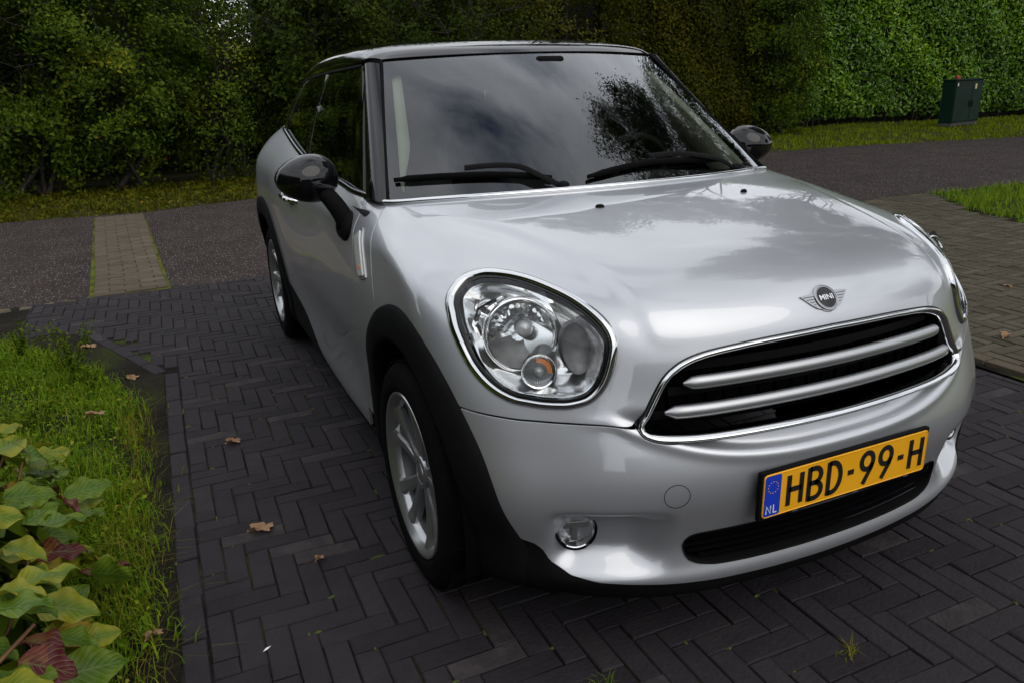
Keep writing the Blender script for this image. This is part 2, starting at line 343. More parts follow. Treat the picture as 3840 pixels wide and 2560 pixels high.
def displace(P, n):
    x, y, z = P[..., 0], P[..., 1], P[..., 2]; d = np.zeros_like(x)
    ins = x_crease(y)-x; hood = sstep(.80, .84, z)*(1-sstep(.72, .98, y))*(y < 1.2)
    hood = hood*(.35+.65*sstep(.14, .34, y))
    d += .0088*sstep(-.006, .019, ins)*hood*(1-.8*sstep(.02, .34, ins))
    d -= .002*np.exp(-((ins+.020)/.020)**2)*hood
    zc = .553+.088*(np.clip(x, 0, .56)/.53)**3
    front = (y < .6)
    d -= .021*sstep(0, .016, z-zc)*(1-sstep(.50, .575, x))*(1-sstep(.63, .68, z))*front
    d += .006*np.exp(-((z-zc+.007)/.012)**2)*(1-sstep(.52, .66, x))*front
    d -= .044*sstep(.425, .54, x)*(1-sstep(.645, .715, x))*sstep(.262, .335, z)*(1-sstep(.405, .446, z))*front
    d += .006*np.exp(-((z-.255)/.020)**2)*(1-sstep(.66, .72, x))*front
    d -= .008*np.exp(-((z-.42)/.10)**2)*sstep(1.25, 1.5, y)*(1-sstep(2.4, 2.7, y))   # hollow along the lower door
    return P+n*d[..., None]
_uu = np.r_[np.linspace(U0, UD[8], 270, endpoint=False), np.linspace(UD[8], U1, 110)]
_vv = np.linspace(0, 1, 250)
_P0 = body_eval(_uu, _vv); _n0 = gridnorm(_P0)
_P1 = displace(_P0, _n0); _P1[0, :, 0] = 0; _P1[-1, :, 0] = 0
_n1 = gridnorm(_P1)
def _smooth(n):                                                     # light smoothing of the shading normals
    for _ in range(2):
        m = n.copy(); m[1:-1] = (n[:-2]+2*n[1:-1]+n[2:])/4; n = m.copy(); m[:, 1:-1] = (n[:, :-2]+2*n[:, 1:-1]+n[:, 2:])/4; n = m
    return n/np.linalg.norm(n, axis=2, keepdims=True)
_n1 = _smooth(_n1)
_i = np.arange(_P1.shape[0]*_P1.shape[1]).reshape(_P1.shape[:2])
_a, _b, _c2, _e = _i[:-1, :-1].ravel(), _i[1:, :-1].ravel(), _i[1:, 1:].ravel(), _i[:-1, 1:].ravel()
GT = np.vstack([np.stack([_a, _b, _c2], 1), np.stack([_a, _c2, _e], 1)])
GV = _P1.reshape(-1, 3); GN = _n1.reshape(-1, 3)
_SV = _P0.reshape(-1, 3); _SN = _n0.reshape(-1, 3)
def near(p, cols=(0, 1, 2), cond=None):
    'closest surface point and normal; cols restricts the distance to some coordinates'
    c = list(cols); SV, SN = (_SV, _SN) if cond is None else cond
    d = ((SV[:, c]-np.array(p)[c])**2).sum(1)
    i = np.argpartition(d, 4)[:4]; w = 1/(d[i]+1e-9); w /= w.sum()
    n = (SN[i]*w[:, None]).sum(0); return (SV[i]*w[:, None]).sum(0), n/np.linalg.norm(n)
G = .0029                                                           # half width of the shut lines
hoodline = lambda V: V[:, 2]-z_seam(V[:, 0])
not_grille = lambda V: np.where(V[:, 1] < .45, -poly_sdf(V[:, [0, 2]], GR_POLY), 1)
not_lamp = lambda V: np.where((V[:, 1] < .8) & (V[:, 0] > .4), -poly_sdf(lamp2(V), RING2), 1)

CAR = empty('car', (0, 0, 0))
tag(CAR, 'silver two-door compact car with black roof and yellow number plate parked on the driveway', 'car')
# bonnet: one clamshell from the seam under the headlights to the windscreen strip
make_panel('bonnet', [lambda V: hoodline(V)-G, lambda V: y_hood(V[:, 2])-V[:, 1]-G, lambda V: rf(V)-FL-.001, lambda V: 1.6-V[:, 1], not_grille, not_lamp], MAT['paint'], CAR, both=True)
make_panel('front_bumper', [lambda V: .75-V[:, 1], lambda V: -hoodline(V)-G, lambda V: V[:, 2]-np.where(V[:, 1] < .75, z_low_f(V[:, 0]), 0)-G*.5, lambda V: rf(V)-FL-.001, not_grille, lambda V: -poly_sdf(V[:, [0, 2]], INT_POLY)], MAT['paint'], CAR, both=True)
make_panel('lower_valance', [lambda V: .75-V[:, 1], lambda V: z_low_f(V[:, 0])-V[:, 2]-G*.5, lambda V: rf(V)-FL+.004], MAT['plastic'], CAR, both=True, off=-.002)
for s in (1, -1):
    make_panel('fender_panel', [lambda V: V[:, 1]-y_hood(V[:, 2])-G, lambda V: y_door(V[:, 2])-V[:, 1]-G, lambda V: rf(V)-FL-.001, lambda V: V[:, 2]-.30, lambda V: V[:, 1]-.9], MAT['paint'], CAR, side=s)
    make_panel('door', [lambda V: V[:, 1]-y_door(V[:, 2])-G, lambda V: y_dback(V[:, 2])-V[:, 1]-G, lambda V: rf(V)-FL-.001, lambda V: rr(V)-FL-.004, lambda V: V[:, 2]-z_sill(V[:, 1])-.012], MAT['paint'], CAR, side=s)
    make_panel('sill', [lambda V: z_sill(V[:, 1])+.009-V[:, 2], lambda V: rf(V)-FL+.004, lambda V: rr(V)-FL+.004, lambda V: V[:, 1]-.75, lambda V: 3.4-V[:, 1]], MAT['plastic'], CAR, side=s, off=.003)
make_panel('rear_body', [lambda V: V[:, 1]-y_dback(V[:, 2])-G, lambda V: rr(V)-FL-.001, lambda V: V[:, 2]-np.where(V[:, 1] > 3.4, .30, z_sill(V[:, 1])+.012)], MAT['paint'], CAR, both=True)
make_panel('rear_valance', [lambda V: V[:, 1]-3.4, lambda V: .296-V[:, 2], lambda V: rr(V)-FL+.004], MAT['plastic'], CAR, both=True, off=-.002)
make_panel('inner_shell', [lambda V: rf(V)-.40, lambda V: rr(V)-.40, lambda V: np.where(V[:, 1] < .45, .02-poly_sdf(V[:, [0, 2]], GR_POLY)-.03, 1), lambda V: -poly_sdf(V[:, [0, 2]], INT_POLY), lambda V: not_lamp(V)], MAT['dark'], CAR, both=True, rim=False, off=-.012)

# ------------------------------------------------------------------ arch flares, wells and wheels
def flare(yc, s, front):
    th = np.linspace(R_(-21), R_(201), 90) if front else np.linspace(R_(-21), R_(201), 90)
    prof = [(FL+.002, -.010), (FL-.001, .006), (FL-.010, .0125), (.445, .0165), (.405, .0165), (.390, .013), (.384, .004), (.383, -.07)]
    V = []; F = []; q = (_SV[:, 0] > .5) & (np.abs(_SV[:, 1]-yc) < .62); sub = (_SV[q], _SN[q])
    for t in th:
        for r, h in prof:
            y, z = yc-r*math.cos(t), WZ+r*math.sin(t)
            p, n = near((0, y, max(z, .175)), (1, 2), sub)
            V.append((p[0]+h, y, z))
    V = np.array(V).reshape(len(th), len(prof), 3)
    for _ in range(3): V[1:-1, :, 0] = (V[:-2, :, 0]+2*V[1:-1, :, 0]+V[2:, :, 0])/4
    m = len(prof); F = [(i*m+k, i*m+k+1, (i+1)*m+k+1, (i+1)*m+k) for i in range(len(th)-1) for k in range(m-1)]
    V = V.reshape(-1, 3)
    if s < 0: V = V*[-1, 1, 1]; F = [f[::-1] for f in F]
    o = obj('wheel_arch_flare', V, F, MAT['plastic'], CAR); return o
def well(yc, s):
    mb = MB(); th = np.linspace(R_(-15), R_(195), 24); V = []; F = []
    for t in th:
        for x in (.86, .70, .52): V.append((s*x, yc-.398*math.cos(t), WZ+.398*math.sin(t)))
    for i in range(len(th)-1):
        for k in range(2): F.append((i*3+k, i*3+k+1, (i+1)*3+k+1, (i+1)*3+k))
    mb.add(V, F); mb.add([(s*.52, yc-.398*math.cos(t), WZ+.398*math.sin(t)) for t in th], [tuple(range(len(th)))])
    mb.build('wheel_well', MAT['dark'], CAR)
MAT['alloy'] = principled('alloy_wheel', (.44, .45, .46), .30, .85, .5, .6, .08)
MAT['alloy_dark'] = principled('wheel_barrel', (.10, .10, .105), .45, .7)
def wheel():
    'axis = local +x is the outer side, centre at origin, outer lip near x = .105'
    root = bpy.data.objects.new('wheel', None)
    Mx = np.array([[0, 0, 1], [0, 1, 0], [-1, 0, 0]], float).T; Mx = np.stack([(0, 1, 0), (0, 0, 1), (1, 0, 0)], 1).astype(float)
    t = MB()
    tw = .105
    prof = [(.225, -tw+.012), (.238, -tw), (.262, -tw-.006), (.295, -tw+.000), (.318, -tw+.016), (.328, -tw+.034)]
    for g in (-.045, 0, .045):
        prof += [(.328, g-.0045), (.3215, g-.0035), (.3215, g+.0035), (.328, g+.0045)]
    prof += [(.328, tw-.034), (.318, tw-.016), (.303, tw-.003), (.290, tw+.003), (.284, tw+.0025), (.270, tw+.004), (.255, tw+.004), (.246, tw), (.240, tw-.004), (.236, tw-.010)]
    t.lathe(prof, 72, Mx)
    tyre = t.build('tyre', MAT['rubber'], root, True, 35)
    t = MB(); blocks = 60                                           # tread blocks: shallow cross bars on the crown
    for k in range(blocks):
        a = 2*math.pi*k/blocks; Ma = np.array([[1, 0, 0], [0, math.cos(a), -math.sin(a)], [0, math.sin(a), math.cos(a)]])
        for gx in (-.072, -.023, .023, .072):
            t.box(Ma@np.array((gx, .3275, 0)), (.036 if abs(gx) > .05 else .030, .0034, .024), Ma)
    t.build('tread', MAT['rubber'], tyre, False)
    t = MB()
    t.lathe([(.214, .085), (.226, .094), (.2365, .097), (.2395, .1015), (.2375, .1045), (.233, .105), (.229, .103), (.224, .0965), (.216, .090), (.211, .082), (.207, .07)], 72, Mx)
    rim = t.build('rim', MAT['alloy'], root, True, 40)
    t = MB(); t.lathe([(.2075, .071), (.202, .05), (.198, -.05), (.06, -.055)], 60, Mx); t.build('barrel', MAT['alloy_dark'], root, True, 40)
    t = MB(); t.lathe([(.197, -.02), (.05, -.02)], 40, Mx); t.build('brake_disc', MAT['alloy_dark'], root)
    def spoke(a0, a1, w0, w1):
        'a faceted spoke from hub angle a0 to rim angle a1'
        V = []; F = []
        for r, a, w, h, dep in ((.040, a0, w0*1.1, .066, .030), (.075, a0*.85+a1*.15, w0, .070, .026), (.13, a0*.5+a1*.5, w0*.5+w1*.5, .074, .024), (.19, a0*.12+a1*.88, w1, .082, .024), (.2215, a1, w1*1.35, .092, .028)):
            c = np.array((0, math.cos(a), math.sin(a)))*r; tdir = np.array((0, -math.sin(a), math.cos(a)))
            for q, hh in ((-1, -dep), (-1, -.005), (-.62, .001), (.62, .001), (1, -.005), (1, -dep)):
                V.append(c+tdir*q*w+np.array((h+hh, 0, 0)))
        for i in range(4):
            for k in range(5): F.append((i*6+k, i*6+k+1, (i+1)*6+k+1, (i+1)*6+k))
        return V, F
    for k in range(5):
        base = 2*math.pi*k/5+.25
        for s in (-1, 1): t = MB(); t.add(*spoke(base+s*.15, base+s*.25, .0145, .0225)); t.build('spoke', MAT['alloy'], root, False)
    t = MB(); t.lathe([(.052, .03), (.052, .064), (.047, .071), (.034, .074), (.033, .070), (.031, .070), (.030, .0745), (.012, .077), (0.0005, .0775)], 36, Mx); hub = t.build('hub_cap', MAT['alloy'], root, True, 35)
    for k in range(5):
        a = 2*math.pi*k/5+.25+.62; t = MB(); t.tube([(.045, .056*math.cos(a), .056*math.sin(a)), (.058, .056*math.cos(a), .056*math.sin(a))], .010, 8)
        t.build('wheel_bolt', MAT['alloy_dark'], hub)
    return root
def copy_tree(o, parent=None):
    c = o.copy(); COL.objects.link(c); c.parent = parent
    for ch in list(o.children):
        if ch.name in COL.objects: copy_tree(ch, c)
    return c
W0 = wheel(); link(W0, CAR)
def mirror_mesh(me):
    n = me.copy(); co = np.empty(len(n.vertices)*3); n.vertices.foreach_get('co', co); co[::3] *= -1; n.vertices.foreach_set('co', co); n.flip_normals(); n.update(); return n
for i, (s, y) in enumerate(((-1, AX_F), (1, AX_F), (-1, AX_R), (1, AX_R))):
    o = W0 if i == 0 else copy_tree(W0, CAR)
    o.location = (s*.772, y, WZ); o.rotation_euler = (0.35*i, 0, 0) if s > 0 else (0.35*i, 0, math.pi)
    fl = flare(y, s, y < 2) if s < 0 else link(bpy.data.objects.new('wheel_arch_flare', mirror_mesh(fl.data)), CAR)
    well(y, s)
# ------------------------------------------------------------------ more materials
def thin_glass(name, tint=(.9, .95, .92), k=1.7, rough=0.0):
    m = bpy.data.materials.new(name); m.use_nodes = True; t = m.node_tree; t.nodes.clear(); L = t.links.new
    o = N(t, 'ShaderNodeOutputMaterial'); mx = N(t, 'ShaderNodeMixShader'); tr = N(t, 'ShaderNodeBsdfTransparent'); gl = N(t, 'ShaderNodeBsdfGlossy')
    tr.inputs[0].default_value = (*tint, 1); gl.inputs['Roughness'].default_value = rough; gl.inputs[0].default_value = (.95, .97, 1, 1)
    fr = N(t, 'ShaderNodeFresnel'); fr.inputs[0].default_value = 1.5; mu = N(t, 'ShaderNodeMath', operation='MULTIPLY'); mu.inputs[1].default_value = k; mu.use_clamp = True
    L(fr.outputs[0], mu.inputs[0]); L(mu.outputs[0], mx.inputs[0]); L(tr.outputs[0], mx.inputs[1]); L(gl.outputs[0], mx.inputs[2]); L(mx.outputs[0], o.inputs[0])
    return m
MAT['windscreen'] = thin_glass('windscreen_glass', (.80, .85, .83), 1.8)
MAT['side_glass'] = thin_glass('side_glass', (.30, .34, .31), 1.0)
MAT['rear_glass'] = thin_glass('privacy_glass', (.10, .11, .10), .9)
MAT['lens'] = thin_glass('clear_lens', (.97, .98, .98), .6)
MAT['lens_white'] = principled('translucent_white_lens', (.62, .64, .62), .18, 0, .5, .8)
MAT['amber'] = principled('amber_plastic', (.95, .24, .015), .25, 0, .5, .3)
MAT['reflector'] = principled('lamp_reflector', (.95, .95, .95), .05, 1.0)
MAT['reflector_soft'] = principled('lamp_inner_trim', (.88, .89, .90), .17, .95)
MAT['texture_grey'] = noise_mix(principled('ribbed_grey_trim', (.2, .2, .2), .42, .6), (.16, .16, .165), (.24, .24, .245), 30, bump=.5, bscale=500, bdist=.001)
MAT['bulb'] = principled('frosted_bulb', (.55, .55, .56), .30, .3, .5, .6)
MAT['plate_yellow'] = noise_mix(principled('plate_yellow', (.85, .42, .01), .38, 0, .4, .2), (.82, .38, .006), (.88, .42, .012), 8)
MAT['plate_blue'] = principled('plate_blue', (.010, .045, .50), .38, 0, .5, .3)
MAT['plate_ink'] = principled('plate_black', (.008, .008, .008), .45)
MAT['white'] = principled('white_print', (.75, .75, .75), .5)
MAT['beige'] = noise_mix(principled('cream_trim', (.42, .44, .36), .75), (.40, .42, .33), (.46, .48, .39), 12, bump=.1, bscale=200, bdist=.002)
MAT['cloth'] = noise_mix(principled('dark_seat_cloth', (.02, .02, .022), .85), (.016, .016, .018), (.032, .032, .034), 20, bump=.3, bscale=300, bdist=.002)
MAT['grey_cloth'] = noise_mix(principled('grey_trim_cloth', (.18, .19, .19), .8), (.15, .16, .16), (.22, .23, .23), 14, bump=.2, bscale=260, bdist=.002)
MAT['dash'] = noise_mix(principled('dashboard_plastic', (.018, .018, .019), .85, 0, .05), (.014, .014, .015), (.024, .024, .025), 12, bump=.1, bscale=350, bdist=.001)
def mbuild(mb, name, mat, parent, s=1, smooth=True, auto=None):
    V = np.array(mb.V, float); F = mb.F
    if s < 0: V = V*[-1, 1, 1]; F = [tuple(f[::-1]) for f in F]
    o = obj(name, V, F, mat, parent, smooth)
    if auto: o.data.set_sharp_from_angle(angle=R_(auto))
    return o
def ring_sweep(C, Nr, prof, wid=None, closed=True):
    'sweep (outward, height) profile along a curve lying on a surface'
    C = np.asarray(C, float); Nr = np.asarray(Nr, float); n = len(C)
    t = np.roll(C, -1, 0)-np.roll(C, 1, 0) if closed else np.gradient(C, axis=0)
    o = np.cross(t, Nr); o /= np.linalg.norm(o, axis=1, keepdims=True)
    if closed and n > 100: o = sum(np.roll(o, k, 0) for k in range(-3, 4)); o /= np.linalg.norm(o, axis=1, keepdims=True)
    if closed and ((C-C.mean(0))*o).sum() < 0: o = -o
    h = np.cross(o, t); h /= np.linalg.norm(h, axis=1, keepdims=True)
    h = np.where((h*Nr).sum(1, keepdims=True) < 0, -h, h)
    w = np.ones(n) if wid is None else np.asarray(wid)
    V = np.stack([C+o*(a*w)[:, None]+h*b for a, b in prof], 1); m = len(prof)
    F = []
    for i in range(n if closed else n-1):
        j = (i+1) % n
        for k in range(m-1): F.append((i*m+k, j*m+k, j*m+k+1, i*m+k+1))
    V = V.reshape(-1, 3)
    a, b, c = V[F[0][0]], V[F[0][1]], V[F[0][2]]
    return V, F, o
def fix(o):
    bm = bmesh.new(); bm.from_mesh(o.data); bmesh.ops.recalc_face_normals(bm, faces=bm.faces[:]); bm.to_mesh(o.data); bm.free(); return o
def on_body(P2, cols, sub):
    out_p, out_n = [], []
    for q in P2:
        if cols == 'lamp': d = ((sub[2]-q)**2).sum(1)
        else: d = ((sub[0][:, cols]-q)**2).sum(1)
        i = np.argpartition(d, 6)[:6]; w = 1/(d[i]+1e-8); w /= w.sum(); out_p.append((sub[0][i]*w[:, None]).sum(0)); nn = (sub[1][i]*w[:, None]).sum(0); out_n.append(nn/np.linalg.norm(nn))
    return np.array(out_p), np.array(out_n)
_fr = (GV[:, 1] < .9) & (GV[:, 0] < .87)
SUBF = (GV[_fr], GN[_fr]); SUBF = SUBF+(lamp2(SUBF[0]),)
_lm = (SUBF[0][:, 0] > .42) & (SUBF[0][:, 2] > .6); SUBL = tuple(a[_lm] for a in SUBF)

# ------------------------------------------------------------------ greenhouse
def ws_pt(s, t, off=0.0):
    s, t = np.asarray(s, float), np.asarray(t, float)
    b = np.stack([.745*s, .985+.243*np.abs(s)**2.2, 1.030+0*s], -1); T = np.stack([.583*s, 1.655+.11*s*s, 1.470-.016*s*s], -1)
    n = np.array([0, -.5, .85]); p = b*(1-t)[..., None]+T*t[..., None]
    return p+n*((.014*4*t*(1-t)*(1-.6*s*s))[..., None]+off)
def ws_patch(s0, s1, t0, t1, off, ns=60, nt_=30):
    s, t = np.meshgrid(np.linspace(s0, s1, ns), np.linspace(t0, t1, nt_), indexing='ij')
    return lambda a, b: ws_pt(s, t, off)
def solid(name, fn, mat, parent, thick=0.0, s=1):
    V, Nn, T = patch(fn, None, None)
    if s < 0: V, Nn, T = V*[-1, 1, 1], Nn*[-1, 1, 1], T[:, ::-1].copy()
    if thick: V, Nn, T = rim_edges(V, Nn, T, thick, .0012)
    return obj(name, V, np.ascontiguousarray(T), mat, parent, True, Nn)
solid('windscreen', ws_patch(-1, 1, 0, 1, 0, 80, 40), MAT['windscreen'], CAR)
def frit():
    mb = MB(); s, t = np.meshgrid(np.linspace(-1, 1, 161), np.linspace(0, 1, 81), indexing='ij'); P = ws_pt(s, t, -.004)
    bx, by = np.abs(s)-.948, np.maximum(t-.925, .035-t)
    rad = np.hypot(np.maximum(0, np.abs(s)-.88)/.07, np.maximum(0, np.maximum(t-.85, .10-t))/.08)
    f = np.maximum(np.maximum(bx*12, by*12), rad-1); f = np.maximum(f, np.where((np.abs(s-.05) < .13-.35*np.maximum(0, .93-t)) & (t > .80), 1, -1))
    V, Nn, T = patch(lambda a, b: P, None, None); fv = f.ravel()
    V4 = np.c_[V]; look = {}
    idx = np.arange(len(V)); V2, N2, T2 = _clipvals(V, Nn, T, fv)
    obj('windscreen_border', V2, np.ascontiguousarray(T2), MAT['black_gloss'], CAR, True, N2)
def _clipvals(V, Nn, T, vals):
    W4 = np.c_[V, vals]; m = clip(W4, Nn, T, lambda q: q[:, 3]) if False else None
    return clip_v(V, Nn, T, vals)
def clip_v(V, Nn, T, vals):
    lut = {tuple(np.round(v, 6)): x for v, x in zip(V, vals)}
    return clip(V, Nn, T, lambda q: np.array([lut[tuple(np.round(v, 6))] for v in q]))
frit()
E1 = lambda t: np.array((.749, 1.228, 1.026))*(1-t)+np.array((.587, 1.768, 1.457))*t
E2 = lambda t: np.array((.763, 1.435, 1.028))*(1-t)+np.array((.628, 1.842, 1.447))*t
def pillar_fn(a, b):
    P = np.zeros((30, 12, 3))
    for i, t in enumerate(np.linspace(-.02, 1.0, 30)):
        for j, q in enumerate(np.linspace(0, 1, 12)):
            P[i, j] = E1(t)*(1-q)+E2(t)*q+np.array((.75, -.5, .3))*(.030*(4*q*(1-q))**.8)
    return P
for s in (1, -1):
    fix(solid('windscreen_pillar', pillar_fn, MAT['black_gloss'], CAR, .01, s))
RS_Y = [1.80, 2.15, 2.68, 3.20, 3.50, 3.62]; RS_X = [.622, .622, .614, .596, .572, .555]; RS_Z = [1.452, 1.446, 1.436, 1.420, 1.398, 1.385]
RC_Y = [1.66, 1.70, 1.76, 1.9, 2.2, 2.6, 3.0, 3.4, 3.62]; RC_Z = [1.478, 1.497, 1.513, 1.533, 1.551, 1.553, 1.538, 1.497, 1.455]
def cub(xs, ys, t):                                                 # smooth 1-D interpolation
    P = spl(np.stack([xs, ys], 1), 240); return np.interp(t, P[:, 0], P[:, 1])
def roof_fn(a, b):
    q = np.linspace(0, 1, 90)**1.25; sv = 1-(1-np.linspace(0, 1, 60))**2.6; P = np.zeros((90, 60, 3))
    for i, qq in enumerate(q):
        yc = 1.662+(3.60-1.662)*qq; ye = 1.778+(3.55-1.778)*qq
        xe, ze = cub(RS_Y, RS_X, max(ye, 1.8)), cub(RS_Y, RS_Z, max(ye, 1.8))
        if ye < 1.86: xe -= .018*(1-sstep(1.775, 1.86, ye))
        zc = cub(RC_Y, RC_Z, yc)
        y = yc+(ye-yc)*sv**2
        P[i, :, 0] = xe*sv; P[i, :, 1] = y; P[i, :, 2] = ze+(zc-ze)*np.maximum(0, 1-sv**7)**(1/2.6)-.012*sv**2*np.maximum(0, 1-sv**7)
    return P
V, Nn, T = patch(roof_fn, None, None)
if Nn[:, 2].mean() < 0: Nn, T = -Nn, T[:, ::-1].copy()
V, Nn, T = rim_edges(V, Nn, T, .02, .0015, lambda p: np.abs(p[:, 0]) < 1e-4)
_m = np.array([-1, 1, 1.]); Nn = np.where((np.abs(V[:, :1]) < 1e-4) & (np.arange(3) == 0), 0, Nn); k = len(V)
obj('roof', np.vstack([V, V*_m]), np.vstack([T, T[:, ::-1]+k]), MAT['black_gloss'], CAR, True, np.vstack([Nn, Nn*_m]))
# belt line = top row of the body surface
BELT = body_eval(np.linspace(U0, U1, 500), np.array([1.0]))[:, 0]
def belt_at(y):
    m = (BELT[:, 1] > 1.25) & (BELT[:, 0] > .45); return np.array([np.interp(y, BELT[m, 1], BELT[m, 0]), y, np.interp(y, BELT[m, 1], BELT[m, 2])])
def side_fn(y0b, y0t, y1b, y1t, inset=.010):
    def fn(a, b):
        P = np.zeros((30, 24, 3))
        for i, q in enumerate(np.linspace(0, 1, 30)):
            lo = belt_at(y0b+(y1b-y0b)*q); lo[0] -= inset+.004; yt = y0t+(y1t-y0t)*q
            hi = np.array((cub(RS_Y, RS_X, max(yt, 1.8))-.004, yt, cub(RS_Y, RS_Z, max(yt, 1.8))+.004))
            for j, t in enumerate(np.linspace(-.03, 1, 24)): P[i, j] = lo*(1-t)+hi*t+np.array((1, 0, .35))*.014*4*max(t, 0)*(1-max(t, 0))
        return P
    return fn
for s in (1, -1):
    fix(solid('side_window', side_fn(1.44, 1.845, 2.46, 2.52), MAT['side_glass'], CAR, 0, s))
    fix(solid('middle_pillar', side_fn(2.465, 2.525, 2.55, 2.60, .008), MAT['black_gloss'], CAR, .01, s))
    fix(solid('rear_side_window', side_fn(2.555, 2.605, 3.24, 3.16), MAT['rear_glass'], CAR, 0, s))
    fix(solid('rear_pillar', side_fn(3.245, 3.165, 3.60, 3.54, .006), MAT['black_gloss'], CAR, .01, s))
    bp = [belt_at(y) for y in np.linspace(1.30, 3.3, 40)]; mb = MB()
    mb.tube([p+np.array((-.004, 0, .003)) for p in bp], [(.009, .013)]*40, 10); mbuild(mb, 'belt_moulding', MAT['black_gloss'], CAR, s)
    mb = MB(); bp = [np.array((cub(RS_Y, RS_X, y)+.001, y, cub(RS_Y, RS_Z, y)-.004)) for y in np.linspace(1.81, 3.5, 40)]
    mb.tube(bp, .006, 8); mbuild(mb, 'roof_seal', MAT['plastic'], CAR, s)
    mb = MB(); mb.tube([E1(t)+np.array((-.003, -.004, .004)) for t in np.linspace(0, 1, 20)], .005, 8); mbuild(mb, 'windscreen_seal', MAT['plastic'], CAR, s)
def hatch_fn(a, b):
    P = np.zeros((40, 16, 3))
    for i, q in enumerate(np.linspace(-1, 1, 40)):
        hi = np.array((.555*q, 3.60-.05*q*q, 1.452-.066*abs(q)**5)); lo = np.array((.60*q, 3.80-.17*q*q, 1.185))
        for j, t in enumerate(np.linspace(0, 1, 16)): P[i, j] = lo*(1-t)+hi*t+np.array((0, .5, .3))*.06*4*t*(1-t)*(1-.4*q*q)
    return P
fix(solid('rear_window', hatch_fn, MAT['rear_glass'], CAR, .01))
# chrome strip and black cowl at the foot of the windscreen
_cb = BELT[(BELT[:, 1] < 1.232) & (BELT[:, 0] < .80)]; _cb = np.vstack([(_cb*[-1, 1, 1])[::-1], _cb[1:]])
mb = MB(); mb.tube([p+np.array((0, .006, .004)) for p in _cb], [(.0135, .0085)]*len(_cb), 12, up=(0, 0, 1)); mb.build('chrome_strip', MAT['chrome'], CAR)
V = []; F = []
for p in _cb:
    s = np.clip(p[0]/.745, -1, 1); V += [p+np.array((0, .008, .002)), p+np.array((0, .03, -.008)), ws_pt(s, np.float64(.02), -.012), ws_pt(s, np.float64(.05), -.012)]
for i in range(len(_cb)-1):
    for k in range(3): F.append((i*4+k, i*4+4+k, i*4+5+k, i*4+1+k))
fix(obj('cowl_panel', V, F, MAT['plastic'], CAR))
# wipers
def wiper(blade, arm):
    w = empty('wiper', parent=CAR)
    bp = spl([ws_pt(np.float64(a), np.float64(b), .012) for a, b in blade], 24)
    mb = MB(); mb.tube(bp, [(.007, .013) if 1 < i < 22 else (.005, .009) for i in range(24)], 8, up=(0, -.5, .85)); mb.build('wiper_blade', MAT['plastic'], w, True, 50)
    mb = MB(); mb.tube(spl([ws_pt(np.float64(a), np.float64(b), o) for a, b, o in arm], 16), [(.013, .006)]*16, 8, up=(0, -.5, .85)); mb.build('wiper_arm', MAT['plastic'], w, True, 50)
    p = ws_pt(np.float64(arm[-1][0]), np.float64(arm[-1][1]), .01); mb = MB(); mb.lathe([(.019, -.02), (.019, .012), (.013, .018), (.0005, .019)], 16, frame((0, -.3, .95)), p); mb.build('wiper_pivot', MAT['plastic'], w, True, 40)
wiper([(-.975, .105), (-.85, .116), (-.725, .120), (-.595, .118), (-.46, .103), (-.345, .082)], [(-.70, .143, .026), (-.59, .145, .03), (-.48, .132, .03), (-.415, .088, .026), (-.315, .025, .012)])
wiper([(-.185, .072), (-.02, .105), (.17, .126), (.375, .118), (.63, .090)], [(.165, .143, .026), (.315, .138, .03), (.45, .115, .03), (.60, .07, .026), (.69, .018, .012)])
for s in (1, -1):
    p, n = near((.258, .746, 1.03)); mb = MB(); M = frame(n); mb.lathe([(.010, -.004), (.011, .004), (.008, .009), (.0005, .011)], 14, M@np.diag((1.25, .8, 1)), p); mbuild(mb, 'washer_nozzle', MAT['plastic'], CAR, s)

